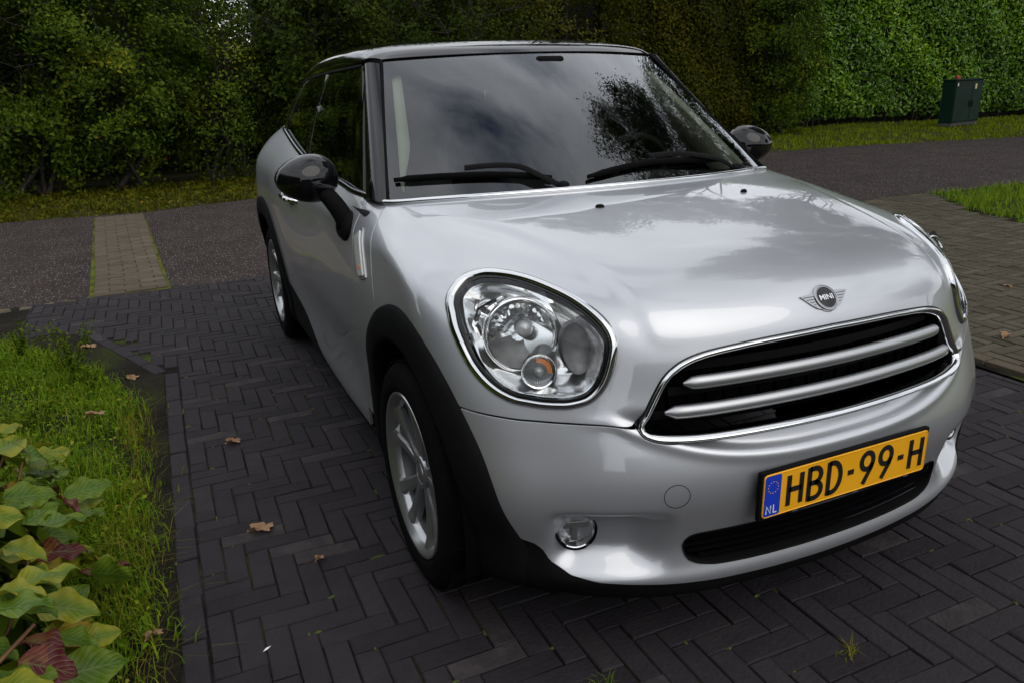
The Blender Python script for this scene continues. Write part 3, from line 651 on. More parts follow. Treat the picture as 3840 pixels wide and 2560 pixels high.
# ------------------------------------------------------------------ door mirrors, handles, side repeaters
def egg(c, rad, n=40, m=26, taper=.18, cut=.55):
    V = []; F = []
    for i in range(m+1):
        ph = math.pi*i/m
        for k in range(n):
            th = 2*math.pi*k/n; d = np.array((math.sin(ph)*math.cos(th), -math.cos(ph), math.sin(ph)*math.sin(th)))
            d[2] *= 1-taper*d[0]; d[1] = d[1] if d[1] < cut else cut+(d[1]-cut)*.15
            V.append(np.array(c)+d*rad)
    for i in range(m):
        for k in range(n): k2 = (k+1) % n; F.append((i*n+k, i*n+k2, (i+1)*n+k2, (i+1)*n+k))
    return V, F
for s in (1, -1):
    mr = empty('door_mirror', parent=CAR)
    mb = MB(); mb.add(*egg((.938, 1.530, 1.084), (.106, .088, .080))); mbuild(mb, 'mirror_shell', MAT['black_gloss'], mr, s)
    mb = MB(); mb.lathe([(.0005, .0), (.9, .0), (1, -.05)], 36, np.array([[.088, 0, 0], [0, 0, 1], [0, .062, 0]]).astype(float), (.938, 1.582, 1.084)); mbuild(mb, 'mirror_glass', MAT['chrome'], mr, s)
    mb = MB(); mb.tube(spl([(.905, 1.512, 1.062), (.882, 1.470, 1.025), (.862, 1.440, .990), (.848, 1.420, .955), (.845, 1.41, .93)], 16), [(.034-.0006*i, .022+.0012*i) for i in range(16)], 14); mbuild(mb, 'mirror_arm', MAT['plastic'], mr, s)
    mb = MB(); q = [near((.85, 1.415+.085*math.cos(a)*(1-.35*math.sin(a)), .945+.062*math.sin(a))) for a in np.linspace(0, 2*math.pi, 20, endpoint=False)]
    c, cn = near((.85, 1.41, .945)); V = [p+n*.002 for p, n in q]+[p*.8+c*.2+n*.016 for p, n in q]+[c+cn*.02]
    mb.add(V, [(k, (k+1) % 20, 20+(k+1) % 20, 20+k) for k in range(20)]+[(20+k, 20+(k+1) % 20, 40) for k in range(20)]); fix(mbuild(mb, 'mirror_foot', MAT['plastic'], mr, s))
    hd = empty('door_handle', parent=CAR); H = []
    for i, y in enumerate(np.linspace(2.32, 2.585, 15)):
        p, n = near((.87, y, .905)); t = i/14; H.append(p+n*(-.006+.040*math.sin(math.pi*t)**.45))
    mb = MB(); mb.tube(H, [(.010, .012)]*15, 10); mbuild(mb, 'grip', MAT['chrome'], hd, s)
    p, n = near((.87, 2.44, .905)); mb = MB(); mb.lathe([(.0005, .002), (.030, .0015), (.036, .004), (.038, -.004)], 24, frame(n)@np.diag((1.8, .8, 1)), p); mbuild(mb, 'handle_recess', MAT['black_gloss'], hd, s)
    rp_ = empty('side_repeater', parent=CAR)
    poly = np.array([(1.196, .944), (1.232, .940), (1.252, .926), (1.240, .90), (1.172, .818), (1.150, .812), (1.106, .823), (1.104, .832)])
    make_panel('repeater_lens', [lambda V: np.where(V[:, 0] > .5, poly_sdf(V[:, [1, 2]], toward(spl(poly, 40, True), .008)), -1)], MAT['lens_white'], rp_, side=s, off=.009, depth=.012, r=.003)
    make_panel('repeater_frame', [lambda V: np.where(V[:, 0] > .5, poly_sdf(V[:, [1, 2]], toward(spl(poly, 40, True), -.003)), -1)], MAT['satin'], rp_, side=s, off=.004, depth=.008, r=.002)
    p, n = near((.864, 1.150, .845)); mb = MB(); mb.box(p+n*.0100, (.012, .012, .002), frame(n), .001); mbuild(mb, 'repeater_bulb', MAT['amber'], rp_, s)

# ------------------------------------------------------------------ headlights
def headlight(s):
    h = empty('headlight', parent=CAR)
    C, Nr = on_body(RING2, 'lamp', SUBL)
    C = np.apply_along_axis(lambda a: np.convolve(np.r_[a[-2:], a, a[:2]], [.1, .2, .4, .2, .1], 'valid'), 0, C)
    Nr = np.apply_along_axis(lambda a: np.convolve(np.r_[a[-4:], a, a[:4]], np.ones(9)/9, 'valid'), 0, Nr)
    up = (C[:, 2]-C[:, 2].min())/np.ptp(C[:, 2]); wd = .70+.40*up*sstep(.55, .75, C[:, 0])+.2*up
    mb = MB(); V, F, o = ring_sweep(C, Nr, [(.0012, -.006), (.0005, .001), (-.002, .0042), (-.008, .0088), (-.015, .0108), (-.020, .0100), (-.0235, .006), (-.0245, .001)], wd); mb.add(V, F); fix(mbuild(mb, 'bezel', MAT['chrome'], h, s))
    mb = MB(); V, F, o = ring_sweep(C, Nr, [(-.0240, .003), (-.027, -.004), (-.030, -.001), (-.0305, .0025), (-.0325, .003), (-.034, .000), (-.038, -.012)], wd); mb.add(V, F); fix(mbuild(mb, 'gasket', MAT['black_gloss'], h, s))
    R_in = lamp2(C+o*(-.033*wd)[:, None])
    V, Nn, T = clip(GV, GN, GT, lambda V: np.where((V[:, 1] < .8) & (V[:, 0] > .4), poly_sdf(lamp2(V), R_in), -1))
    d = poly_sdf(lamp2(V), R_in); d = np.maximum(d, 0)
    L_ = V+Nn*(.002+.005*sstep(0, .075, d))[:, None]
    m = np.array([s, 1, 1.]); TT = T if s > 0 else T[:, ::-1].copy()
    obj('lens', L_*m, np.ascontiguousarray(TT), MAT['lens'], h)
    B_ = V-LAMP_M[:, 2]*(.010+.018*sstep(0, .02, d)+.050*sstep(.01, .075, d))[:, None]
    obj('housing', B_*m, np.ascontiguousarray(TT), MAT['reflector_soft'], h)
    ax = np.array((.28, -.94, .20)); ax /= np.linalg.norm(ax); M = frame(ax)
    # main beam: chrome ring, faceted bowl, shield, bulb
    c1 = np.array((.691, .351, .822))-ax*.052
    mb = MB(); mb.lathe([(.0800, -.03), (.0805, .018), (.0835, .021), (.0865, .018), (.087, -.03)], 56, M, c1); mbuild(mb, 'beam_ring', MAT['reflector'], h, s)
    mb = MB(); mb.lathe([(.079, .012), (.076, -.012), (.066, -.034), (.050, -.050), (.026, -.060), (.0005, -.062)], 26, M, c1); fix(mbuild(mb, 'beam_reflector', MAT['reflector'], h, s, False))
    mb = MB()
    for k in range(11):                                             # upright flutes in the upper half
        a = R_(28+k*12.4); d0 = M@np.array((math.cos(a)*.066, math.sin(a)*.066, -.012)); d1 = M@np.array((math.cos(a)*.050, math.sin(a)*.050, -.036)); mb.tube([c1+d0, c1+d1], [.0070, .0055], 6)
    tag(mbuild(mb, 'reflector_flutes', MAT['reflector'], h, s, False), kind='stuff')
    V = []; F = []                                                  # grained lower shield
    for i, r in enumerate((.078, .060, .040, .018)):
        for k in range(21):
            a = R_(188+k*(164/20)); V.append(c1+M@np.array((r*math.cos(a), r*math.sin(a), .006-.010*i)))
    for i in range(3):
        for k in range(20): F.append((i*21+k, i*21+k+1, i*21+22+k, i*21+21+k))
    mb = MB(); mb.add(V, F); fix(mbuild(mb, 'shield', MAT['texture_grey'], h, s))
    mb = MB(); mb.tube([c1+M@np.array((-.012, .012, -.055)), c1+M@np.array((-.012, .012, -.006))], .020, 20); mbuild(mb, 'bulb_holder', MAT['texture_grey'], h, s, True, 40)
    mb = MB(); mb.lathe([(.0205, -.010), (.0205, .0), (.018, .009), (.011, .015), (.0005, .0175)], 24, M, c1+M@np.array((-.012, .012, -.004))); mbuild(mb, 'bulb_cap', MAT['bulb'], h, s)
    mb = MB(); mb.lathe([(.0005, .010), (.05, .006), (.079, -.001)], 40, M, c1+ax*.014); mbuild(mb, 'beam_glass', MAT['lens'], h, s)
    # indicator pod
    c2 = np.array((.678, .292, .752))-ax*.024
    mb = MB(); mb.tube([c2+M@np.array((-.030, .026, -.075)), c2-ax*.02, c2], [.030, .0375, .0385], 36); mbuild(mb, 'indicator_pod', MAT['texture_grey'], h, s, True, 40)
    mb = MB(); mb.lathe([(.0385, -.004), (.0400, .004), (.0385, .008), (.0345, .007), (.0335, .001), (.026, -.004), (.0005, -.008)], 40, M, c2); mbuild(mb, 'indicator_ring', MAT['reflector'], h, s, True, 40)
    mb = MB()
    for k in range(15):
        xx = -.030+k*.060/14; hh = math.sqrt(max(0, .0325**2-xx*xx))
        if hh > .004: mb.tube([c2+M@np.array((xx, -hh, .0045)), c2+M@np.array((xx, hh, .0045))], .0014, 6)
    tag(mbuild(mb, 'indicator_ribs', MAT['lens'], h, s), kind='stuff')
    V = []; F = []
    for i, r in enumerate((.031, .020)):
        for k in range(13):
            a = R_(80+k*(110/12)); V.append(c2+M@np.array((r*math.cos(a), r*math.sin(a), .0052-.0005*i)))
    for k in range(12): F.append((k, k+1, 14+k, 13+k))
    mb = MB(); mb.add(V, F); fix(mbuild(mb, 'amber_reflector', MAT['amber'], h, s))
    mb = MB(); mb.lathe([(.0115, .0), (.011, .008), (.007, .0125), (.0005, .0135)], 20, M, c2); mbuild(mb, 'indicator_bulb', MAT['bulb'], h, s)
    mb = MB(); mb.lathe([(.0345, .010), (.02, .0145), (.0005, .016)], 32, M, c2); mbuild(mb, 'indicator_glass', MAT['lens'], h, s)
    # side-light eye and the grained ellipse towards the nose
    c3 = np.array((.738, .451, .873))-LAMP_M[:, 2]*.020
    mb = MB(); mb.lathe([(.031, -.012), (.031, .004), (.028, .007), (.0245, .004), (.022, -.002), (.019, .002), (.016, .004), (.0005, .006)], 32, frame((.45, -.8, .35))@np.diag((1.05, .78, 1)), c3); mbuild(mb, 'side_light', MAT['reflector'], h, s, True, 45)
    c4 = np.array((.594, .266, .800))-ax*.026
    mb = MB(); mb.lathe([(1.0, -.03), (1.0, .0), (.96, .004), (.90, .0), (.5, -.006), (.001, -.008)], 40, M@np.array([[.034, .012, 0], [-.012, .060, 0], [0, 0, 1]]), c4); mbuild(mb, 'inner_trim', MAT['texture_grey'], h, s, True, 40)
    # flat upper reflector wing
    mb = MB(); q = [c1+M@np.array(v) for v in ((.030, .086, -.012), (.085, .058, -.018), (.098, .020, -.030), (.086, -.010, -.030))]; q2 = [p+M@np.array((.012, .010, .020)) for p in q]
    mb.add(q+q2, [(i, i+1, 5+i, 4+i) for i in range(3)]); fix(mbuild(mb, 'reflector_wing', MAT['reflector'], h, s, False))
headlight(1); headlight(-1)

# ------------------------------------------------------------------ grille, intake, fog lights, plate, badge
gr = empty('grille', parent=CAR)
GC, GNn = on_body(GR, [0, 2], (_SV[_SV[:, 1] < .6], _SN[_SV[:, 1] < .6])); GC[:, 0] = GR[:, 0]; GC[:, 2] = GR[:, 1]
GC[0, 0] = 0; GC[-1, 0] = 0
GC = np.vstack([GC, (GC*[-1, 1, 1])[::-1][1:-1]]); GNn = np.vstack([GNn, (GNn*[-1, 1, 1])[::-1][1:-1]])
GNn = np.apply_along_axis(lambda a: np.convolve(np.r_[a[-6:], a, a[:6]], np.ones(13)/13, 'valid'), 0, GNn)
GNn = GNn*.35+np.array((0, -1, .1))*.65; GNn /= np.linalg.norm(GNn, axis=1, keepdims=True)
_ow = np.abs(np.cross(np.roll(GC, -1, 0)-np.roll(GC, 1, 0), GNn)); _ow /= np.linalg.norm(_ow, axis=1, keepdims=True)
wd = .82+.40*_ow[:, 0]+.10*(GC[:, 2] > .70)*(1-_ow[:, 0]); wd = np.convolve(np.r_[wd[-8:], wd, wd[:8]], np.ones(17)/17, 'valid')
V, F, o = ring_sweep(GC, GNn, [(.0012, -.012), (.0004, .001), (-.0022, .0022), (-.0030, -.001)], None); fix(obj('seal', V, F, MAT['black_gloss'], gr))
V, F, o = ring_sweep(GC, GNn, [(-.0025, -.004), (-.0032, .004), (-.0055, .0085), (-.0085, .0095), (-.0115, .0085), (-.0205, .0005), (-.0225, -.008), (-.0235, -.030)], wd); fix(obj('chrome_frame', V, F, MAT['chrome'], gr))
INN = GC+o*(-.0235*wd)[:, None]+np.array((0, .03, 0))
mb = MB(); cc = np.array((0, .16, .70)); mb.add([p+np.array((0, .035, 0)) for p in INN]+[cc], [(i, (i+1) % len(INN), len(INN)) for i in range(len(INN))]); mb.build('backing', MAT['dark'], gr, False)
def gy(x): return .094+.27*x*x
for k, z in enumerate((.645, .700, .757)):
    xm = .46-.9*max(0, z-.64)*.75; mb = MB(); xs = np.linspace(-xm, xm, 30); mb.tube([(x, gy(x)+.026+.03*(z-.64), z) for x in xs], [(.003, .012)]*30, 6, up=(0, 0, 1)); mb.build('mesh_slat', MAT['plastic'], gr, True, 40)
for k in range(-9, 10):
    x = k*.046; mb = MB(); zt = .775-.06*max(0, abs(x)-.30)/.1*1.0; mb.box((x, gy(x)+.034, (.622+zt)/2), (.003, .012, zt-.622)); mb.build('mesh_rib', MAT['dark'], gr, False)
for z, xm, zz in ((.728, .402, 0), (.667, .449, 1)):
    xs = np.linspace(-xm, xm, 41); P_, N_ = on_body(np.stack([np.abs(xs), np.full(41, z)], 1), [0, 2], (_SV[_SV[:, 1] < .6], _SN[_SV[:, 1] < .6]))
    pts = np.stack([xs, P_[:, 1]+.004, np.full(41, z)], 1); e = np.clip((xm-np.abs(xs))/.035, 0, 1)
    rad = [(.0035+.0125*math.sqrt(max(0, 1-(1-q)**2)), .0035+.0105*math.sqrt(max(0, 1-(1-q)**2))) for q in e]
    mb = MB(); mb.tube(pts, [(b, a) for a, b in rad], 16, up=(0, 0, 1)); mb.build('grille_bar', MAT['satin'], gr, True, 60)
it = empty('lower_intake', parent=CAR)
IC, IN_ = on_body(INT, [0, 2], SUBF); IC[:, 0] = INT[:, 0]; IC[:, 2] = INT[:, 1]; IC = np.vstack([IC, (IC*[-1, 1, 1])[::-1][1:-1]]); IN_ = np.tile(np.array((0, -1, .05)), (len(IC), 1))
V, F, o = ring_sweep(IC, IN_, [(.001, .002), (-.003, .003), (-.004, -.002), (-.004, -.06)]); fix(obj('intake_frame', V, F, MAT['plastic'], it))
mb = MB(); mb.add([p+np.array((0, .06, 0)) for p in IC]+[np.array((0, .12, .32))], [(i, (i+1) % len(IC), len(IC)) for i in range(len(IC))]); mb.build('backing', MAT['dark'], it, False)
for z, xm in ((.292, .36), (.309, .388), (.326, .402), (.343, .404), (.359, .396)):
    xs = np.linspace(-xm, xm, 25); mb = MB(); mb.tube([(x, .078+.26*x*x, z) for x in xs], [(.013, .0032)]*25, 8, up=(0, 0, 1)); mb.build('slat', MAT['black_gloss'], it, True, 50)
for s in (1, -1):
    fg = empty('fog_light', parent=CAR); M = frame((.30, -.94, .08)); c = np.array((.630, .215, .375))
    mb = MB(); mb.lathe([(.052, -.05), (.0515, -.002), (.0495, .003), (.046, .002), (.0445, -.004)], 40, M, c); mbuild(mb, 'rim', MAT['black_gloss'], fg, s, True, 45)
    mb = MB(); mb.lathe([(.0446, -.003), (.0435, .0015), (.041, .0005), (.040, -.008), (.030, -.026), (.012, -.034), (.0005, -.034)], 36, M, c); mbuild(mb, 'reflector', MAT['reflector'], fg, s, True, 40)
    mb = MB(); mb.box(c+M@np.array((0, .014, -.008)), (.064, .016, .012), M, .002); mb.box(c+M@np.array((.004, -.010, -.010)), (.016, .034, .012), M, .002); mbuild(mb, 'bulb_shield', MAT['texture_grey'], fg, s, False)
    mb = MB(); mb.lathe([(.0425, .001), (.03, .005), (.0005, .008)], 36, M, c); mbuild(mb, 'glass', MAT['lens'], fg, s)
a = np.linspace(0, 2*math.pi, 48, endpoint=False); C, Nr = on_body(np.stack([.446+.0285*np.cos(a), .484+.0285*np.sin(a)], 1), [0, 2], SUBF)
C[:, 0] = .446+.0285*np.cos(a); C[:, 2] = .484+.0285*np.sin(a)
mb = MB(); V, F, o = ring_sweep(C, Nr, [(.0009, -.001), (.0006, .0007), (-.0006, .0007), (-.0009, -.001)]); mb.add(V, F); fix(mbuild(mb, 'tow_eye_cover', MAT['dark'], CAR, -1))

# number plate
def strokes(mb, lines, w, ox, oz, sc, y0, y1):
    'flat extruded strokes with round ends, laid out in the x-z plane'
    for ln in lines:
        P = np.array(ln, float); closed = np.allclose(P[0], P[-1]) and len(P) > 3
        if closed: P = P[:-1]
        n = len(P); t = (np.roll(P, -1, 0)-np.roll(P, 1, 0)) if closed else np.gradient(P, axis=0)
        nn = np.stack([-t[:, 1], t[:, 0]], 1); nn /= np.linalg.norm(nn, axis=1, keepdims=True)
        V = []
        for p, q in zip(P, nn):
            for side in (1, -1):
                e = (p+q*side*w/2)*sc+np.array((ox, oz)); V += [(e[0], y0, e[1]), (e[0], y1, e[1])]
        F = []
        for i in range(n if closed else n-1):
            a, b = i*4, ((i+1) % n)*4
            F += [(a, a+2, b+2, b), (a, b, b+1, a+1), (a+2, a+3, b+3, b+2)]
        if not closed: F += [(0, 1, 3, 2), (n*4-4, n*4-2, n*4-1, n*4-3)]
        mb.add(V, F)
def arc(cx, cz, rx, rz, a0, a1, n=16): return [(cx+rx*math.cos(R_(a)), cz+rz*math.sin(R_(a))) for a in np.linspace(a0, a1, n)]
GLY = {'H': (.48, [[(0, 0), (0, 1)], [(.48, 0), (.48, 1)], [(0, .52), (.48, .52)]]),
       'B': (.46, [[(0, -.06), (0, 1.06)], [(0, 1), (.20, 1)]+arc(.20, .76, .24, .24, 90, -90)+[(.0, .52)], [(.20, .52)]+arc(.22, .26, .26, .26, 90, -90)+[(0, 0)]]),
       'D': (.48, [[(0, -.06), (0, 1.06)], [(0, 1), (.14, 1)]+arc(.14, .5, .34, .5, 90, -90, 24)+[(0, 0)]]),
       '-': (.24, [[(0, .5), (.24, .5)]]),
       '9': (.48, [arc(.24, .72, .24, .28, 0, 360, 30), [(.465, .62), (.40, .42), (.13, -.05)]])}
pl = empty('number_plate', parent=CAR); PZ, PY = .465, .0155
mb = MB(); mb.box((0, PY+.008, PZ-.001), (.534, .014, .124), None, .004); mb.build('plate_holder', MAT['plastic'], pl, True, 40)
def rrect(x0, x1, z0, z1, r, n=6):
    o = []
    for cx, cz, a in ((x1-r, z1-r, 0), (x0+r, z1-r, 90), (x0+r, z0+r, 180), (x1-r, z0+r, 270)): o += arc(cx, cz, r, r, a, a+90, n)
    return o
def slab(mb, pts, y0, y1):
    n = len(pts); mb.add([(x, y0, z) for x, z in pts]+[(x, y1, z) for x, z in pts], [tuple(range(n))]+[(i, n+i, n+(i+1) % n, (i+1) % n) for i in range(n)])
mb = MB(); slab(mb, rrect(-.26, .26, PZ-.055, PZ+.055, .010), PY-.0012, PY+.002); fix(mb.build('plate', MAT['plate_yellow'], pl, False))
mb = MB(); slab(mb, rrect(-.2565, -.210, PZ-.0515, PZ+.0515, .006), PY-.0020, PY); fix(mb.build('blue_band', MAT['plate_blue'], pl, False))
mb = MB(); V, F, o = ring_sweep([(x, PY-.0012, z) for x, z in rrect(-.2585, .2585, PZ-.0535, PZ+.0535, .009)], np.tile((0, -1, 0), (24, 1)), [(.0012, 0), (.0004, .0012), (-.0008, .0012), (-.0016, 0)]); mb.add(V, F); fix(mb.build('raised_edge', MAT['plate_yellow'], pl))
cx = -.186
for ch in 'HBD-99-H':
    wdt, lines = GLY[ch]; sc = .078; mb = MB(); strokes(mb, lines, .165, cx, PZ-.0385, sc, PY-.0026, PY-.001); fix(mb.build('plate_character', MAT['plate_ink'], pl, False))
    cx += wdt*sc+.0238
for k in range(12):
    a = 2*math.pi*k/12; mb = MB(); c = (-.2333+.0145*math.cos(a), PZ+.0215+.0145*math.sin(a))
    pts = [(c[0]+(.0019 if i % 2 == 0 else .0009)*math.sin(math.pi*i/5), c[1]+(.0019 if i % 2 == 0 else .0009)*math.cos(math.pi*i/5)) for i in range(10)]
    slab(mb, pts, PY-.0025, PY-.0015); fix(mb.build('star', MAT['plate_yellow'], pl, False))
mb = MB(); strokes(mb, [[(0, 0), (0, 1), (.62, 0), (.62, 1)]], .15, -.2495, PZ-.044, .020, PY-.0026, PY-.0015); fix(mb.build('country_letter', MAT['white'], pl, False))
mb = MB(); strokes(mb, [[(0, 1), (0, 0), (.5, 0)]], .15, -.2285, PZ-.044, .020, PY-.0026, PY-.0015); fix(mb.build('country_letter', MAT['white'], pl, False))
for x in (-.16, .03, .20):
    mb = MB(); mb.box((x, PY+.0005, PZ-.0585), (.016, .002, .003)); mb.build('holder_print', MAT['satin'], pl, False)

MAT['badge_metal'] = principled('badge_metal', (.42, .42, .43), .16, 1.0)
# winged badge on the nose
bd = empty('badge', parent=CAR); bp_, bn = near((0, .140, .866)); bp_ = bp_*[0, 1, 1]; bn = bn*[0, 1, 1]; bn /= np.linalg.norm(bn); MBd = np.stack([(1, 0, 0), np.cross(bn, (1, 0, 0)), bn], 1)
def badge_slab(name, pts, h0, h1, mat, bev=0):
    n = len(pts); V = [bp_+MBd@np.array((x, y, h0)) for x, y in pts]+[bp_+MBd@np.array((x, y, h1)) for x, y in pts]
    mb = MB(); mb.add(V, [tuple(range(n, 2*n))]+[(i, (i+1) % n, n+(i+1) % n, n+i) for i in range(n)]); return fix(mb.build(name, mat, bd, False))
mb = MB(); mb.lathe([(.0345, -.012), (.0345, .004), (.0330, .0062), (.0305, .0062), (.0295, .0045), (.0285, .0045), (.0280, .0058), (.0268, .0058), (.0262, .004)], 56, MBd, bp_); mb.build('ring', MAT['badge_metal'], bd, True, 40)
mb = MB(); mb.lathe([(.0263, .0042), (.0005, .0048)], 48, MBd, bp_); mb.build('disc', MAT['black_gloss'], bd)
for s in (1, -1):
    w = [(.030, .017), (.072, .0125), (.066, .006), (.058, -.003), (.048, -.013), (.034, -.0235), (.021, -.0275)]
    badge_slab('wing', [(s*x, y) for x, y in (w if s > 0 else w)], -.010, .0030, MAT['badge_metal'])
    for k, (x0, x1, y) in enumerate(((.034, .066, .0085), (.036, .058, .0015), (.036, .050, -.0055), (.035, .042, -.0125))):
        badge_slab('wing_groove', [(s*x0, y), (s*x1, y), (s*(x1-.002), y-.0016), (s*x0, y-.0016)], .0028, .0034, MAT['plate_ink'])
def text_part(name, body, size, M, pos, mat, parent, depth=.0006, squeeze=1.0):
    cu = bpy.data.curves.new(name, 'FONT'); cu.body = body; cu.size = size; cu.align_x = 'CENTER'; cu.align_y = 'CENTER'; cu.extrude = depth; cu.offset = size*.018
    to = bpy.data.objects.new(name, cu); COL.objects.link(to); dg = bpy.context.evaluated_depsgraph_get(); me = bpy.data.meshes.new_from_object(to.evaluated_get(dg)); bpy.data.objects.remove(to)
    co = np.empty(len(me.vertices)*3); me.vertices.foreach_get('co', co); co = co.reshape(-1, 3)*[squeeze, 1, 1]; co = co@np.array(M).T+np.array(pos); me.vertices.foreach_set('co', co.ravel()); me.update(); me.materials.clear(); me.materials.append(mat)
    return link(bpy.data.objects.new(name, me), parent)
text_part('lettering', 'MINI', .0185, MBd, bp_+bn*.0056, MAT['chrome'], bd, .0008, 1.12)

# ------------------------------------------------------------------ cabin
cab = empty('cabin', parent=CAR)
V = []; F = []
xs = np.linspace(-.70, .70, 30); prof = [(.04, .99), (.16, 1.015), (.36, 1.005), (.46, .97), (.50, .88), (.50, .55)]
for x in xs:
    hump = .025*math.exp(-((x-.36)/.16)**2)
    for i, (dy, z) in enumerate(prof): V.append((x, .99+.20*abs(x/.745)**2.2+dy, z+(hump if 1 <= i <= 3 else 0)))
for i in range(29):
    for k in range(5): F.append((i*6+k, i*6+6+k, i*6+7+k, i*6+1+k))
fix(obj('dashboard', V, F, MAT['dash'], cab))
Mw = frame((0, .9, .42)); cw = np.array((.36, 1.60, .985)); mb = MB()
mb.lathe([(.183+.015*math.cos(b), .015*math.sin(b)) for b in np.linspace(0, 2*math.pi, 10, endpoint=False)], 40, Mw, cw, True); mb.build('steering_wheel', MAT['dash'], cab)
mb = MB(); mb.lathe([(.0005, .02), (.05, .018), (.066, .008), (.066, -.03)], 24, Mw, cw)
for b in (0, 130, 180, 260): mb.tube([cw+Mw@np.array((.05*math.cos(R_(b+90)), .05*math.sin(R_(b+90)), 0)), cw+Mw@np.array((.178*math.cos(R_(b+90)), .178*math.sin(R_(b+90)), 0))], [(.018, .008)]*2, 8)
mb.build('steering_wheel_hub', MAT['dash'], cab, True, 40)
def cushion(c, d, M, name, mat, par): mb = MB(); mb.box(c, d, M, min(d)*.42); o = mb.build(name, mat, par); sub = o.modifiers.new('s', 'SUBSURF'); sub.levels = sub.render_levels = 1; return o
tilt = np.array(Matrix.Rotation(R_(-20), 3, 'X'))
for x in (-.37, .37):
    cushion((x, 2.05, .60), (.52, .52, .18), np.eye(3), 'seat_cushion', MAT['cloth'], cab)
    cushion((x, 2.36, .90), (.50, .15, .62), tilt, 'seat_back', MAT['cloth'], cab)
    cushion((x, 2.50, 1.275), (.27, .11, .19), tilt, 'headrest', MAT['cloth'], cab)
cushion((0, 3.05, .95), (1.2, .16, .56), tilt, 'rear_seat_back', MAT['cloth'], cab)
for x in (-.32, .32): cushion((x, 3.16, 1.22), (.25, .10, .13), tilt, 'rear_headrest', MAT['cloth'], cab)
mb = MB(); mb.box((0, 3.42, 1.14), (1.16, .40, .03), None, .01); mb.build('parcel_shelf', MAT['grey_cloth'], cab, False)
mb = MB(); mb.box((0, 2.3, .36), (1.5, 2.6, .04)); mb.build('cabin_floor', MAT['dash'], cab, False)
V, Nn, T = patch(roof_fn, None, None); V = V*[.955, 1, 1]+np.array((0, .02, -.035)); k = len(V); obj('headliner', np.vstack([V, V*_m]), np.vstack([T, T[:, ::-1]+k]), MAT['grey_cloth'], cab)
for s in (1, -1):
    mb = MB(); n = 24; V = []
    for t in np.linspace(.10, .97, n):
        wd_ = .010+.030*sstep(.1, .45, t); V += [ws_pt(np.float64(.945), np.float64(t), -.030), ws_pt(np.float64(.945-wd_*1.5), np.float64(t), -.040), ws_pt(np.float64(.93), np.float64(t), -.16)]
    mb.add(V, [(i*3+k, i*3+3+k, i*3+4+k, i*3+1+k) for i in range(n-1) for k in range(2)]); fix(mbuild(mb, 'pillar_trim', MAT['beige'], cab, s))
    mb = MB(); mb.tube([(.70, 2.50, 1.04), (.67, 2.53, 1.2), (.60, 2.56, 1.42)], [(.02, .03)]*3, 8); mbuild(mb, 'inner_pillar', MAT['grey_cloth'], cab, s)
    mb = MB(); mb.tube([(.685, 2.46, 1.30), (.60, 2.44, 1.0), (.55, 2.4, .7)], [(.004, .024)]*3, 6); mbuild(mb, 'seat_belt', MAT['grey_cloth'], cab, s)
    mb = MB(); mb.box((.795, 2.0, .72), (.04, 1.5, .55), None, .015); mbuild(mb, 'door_card', MAT['dash'], cab, s)
mb = MB(); mb.box((.035, 1.625, 1.446), (.12, .03, .030), np.array(Matrix.Rotation(R_(15), 3, 'X')), .02); mb.tube([(.03, 1.625, 1.446), (.03, 1.63, 1.455)], .012, 8); mb.build('rear_view_mirror', MAT['plastic'], cab, True, 50)
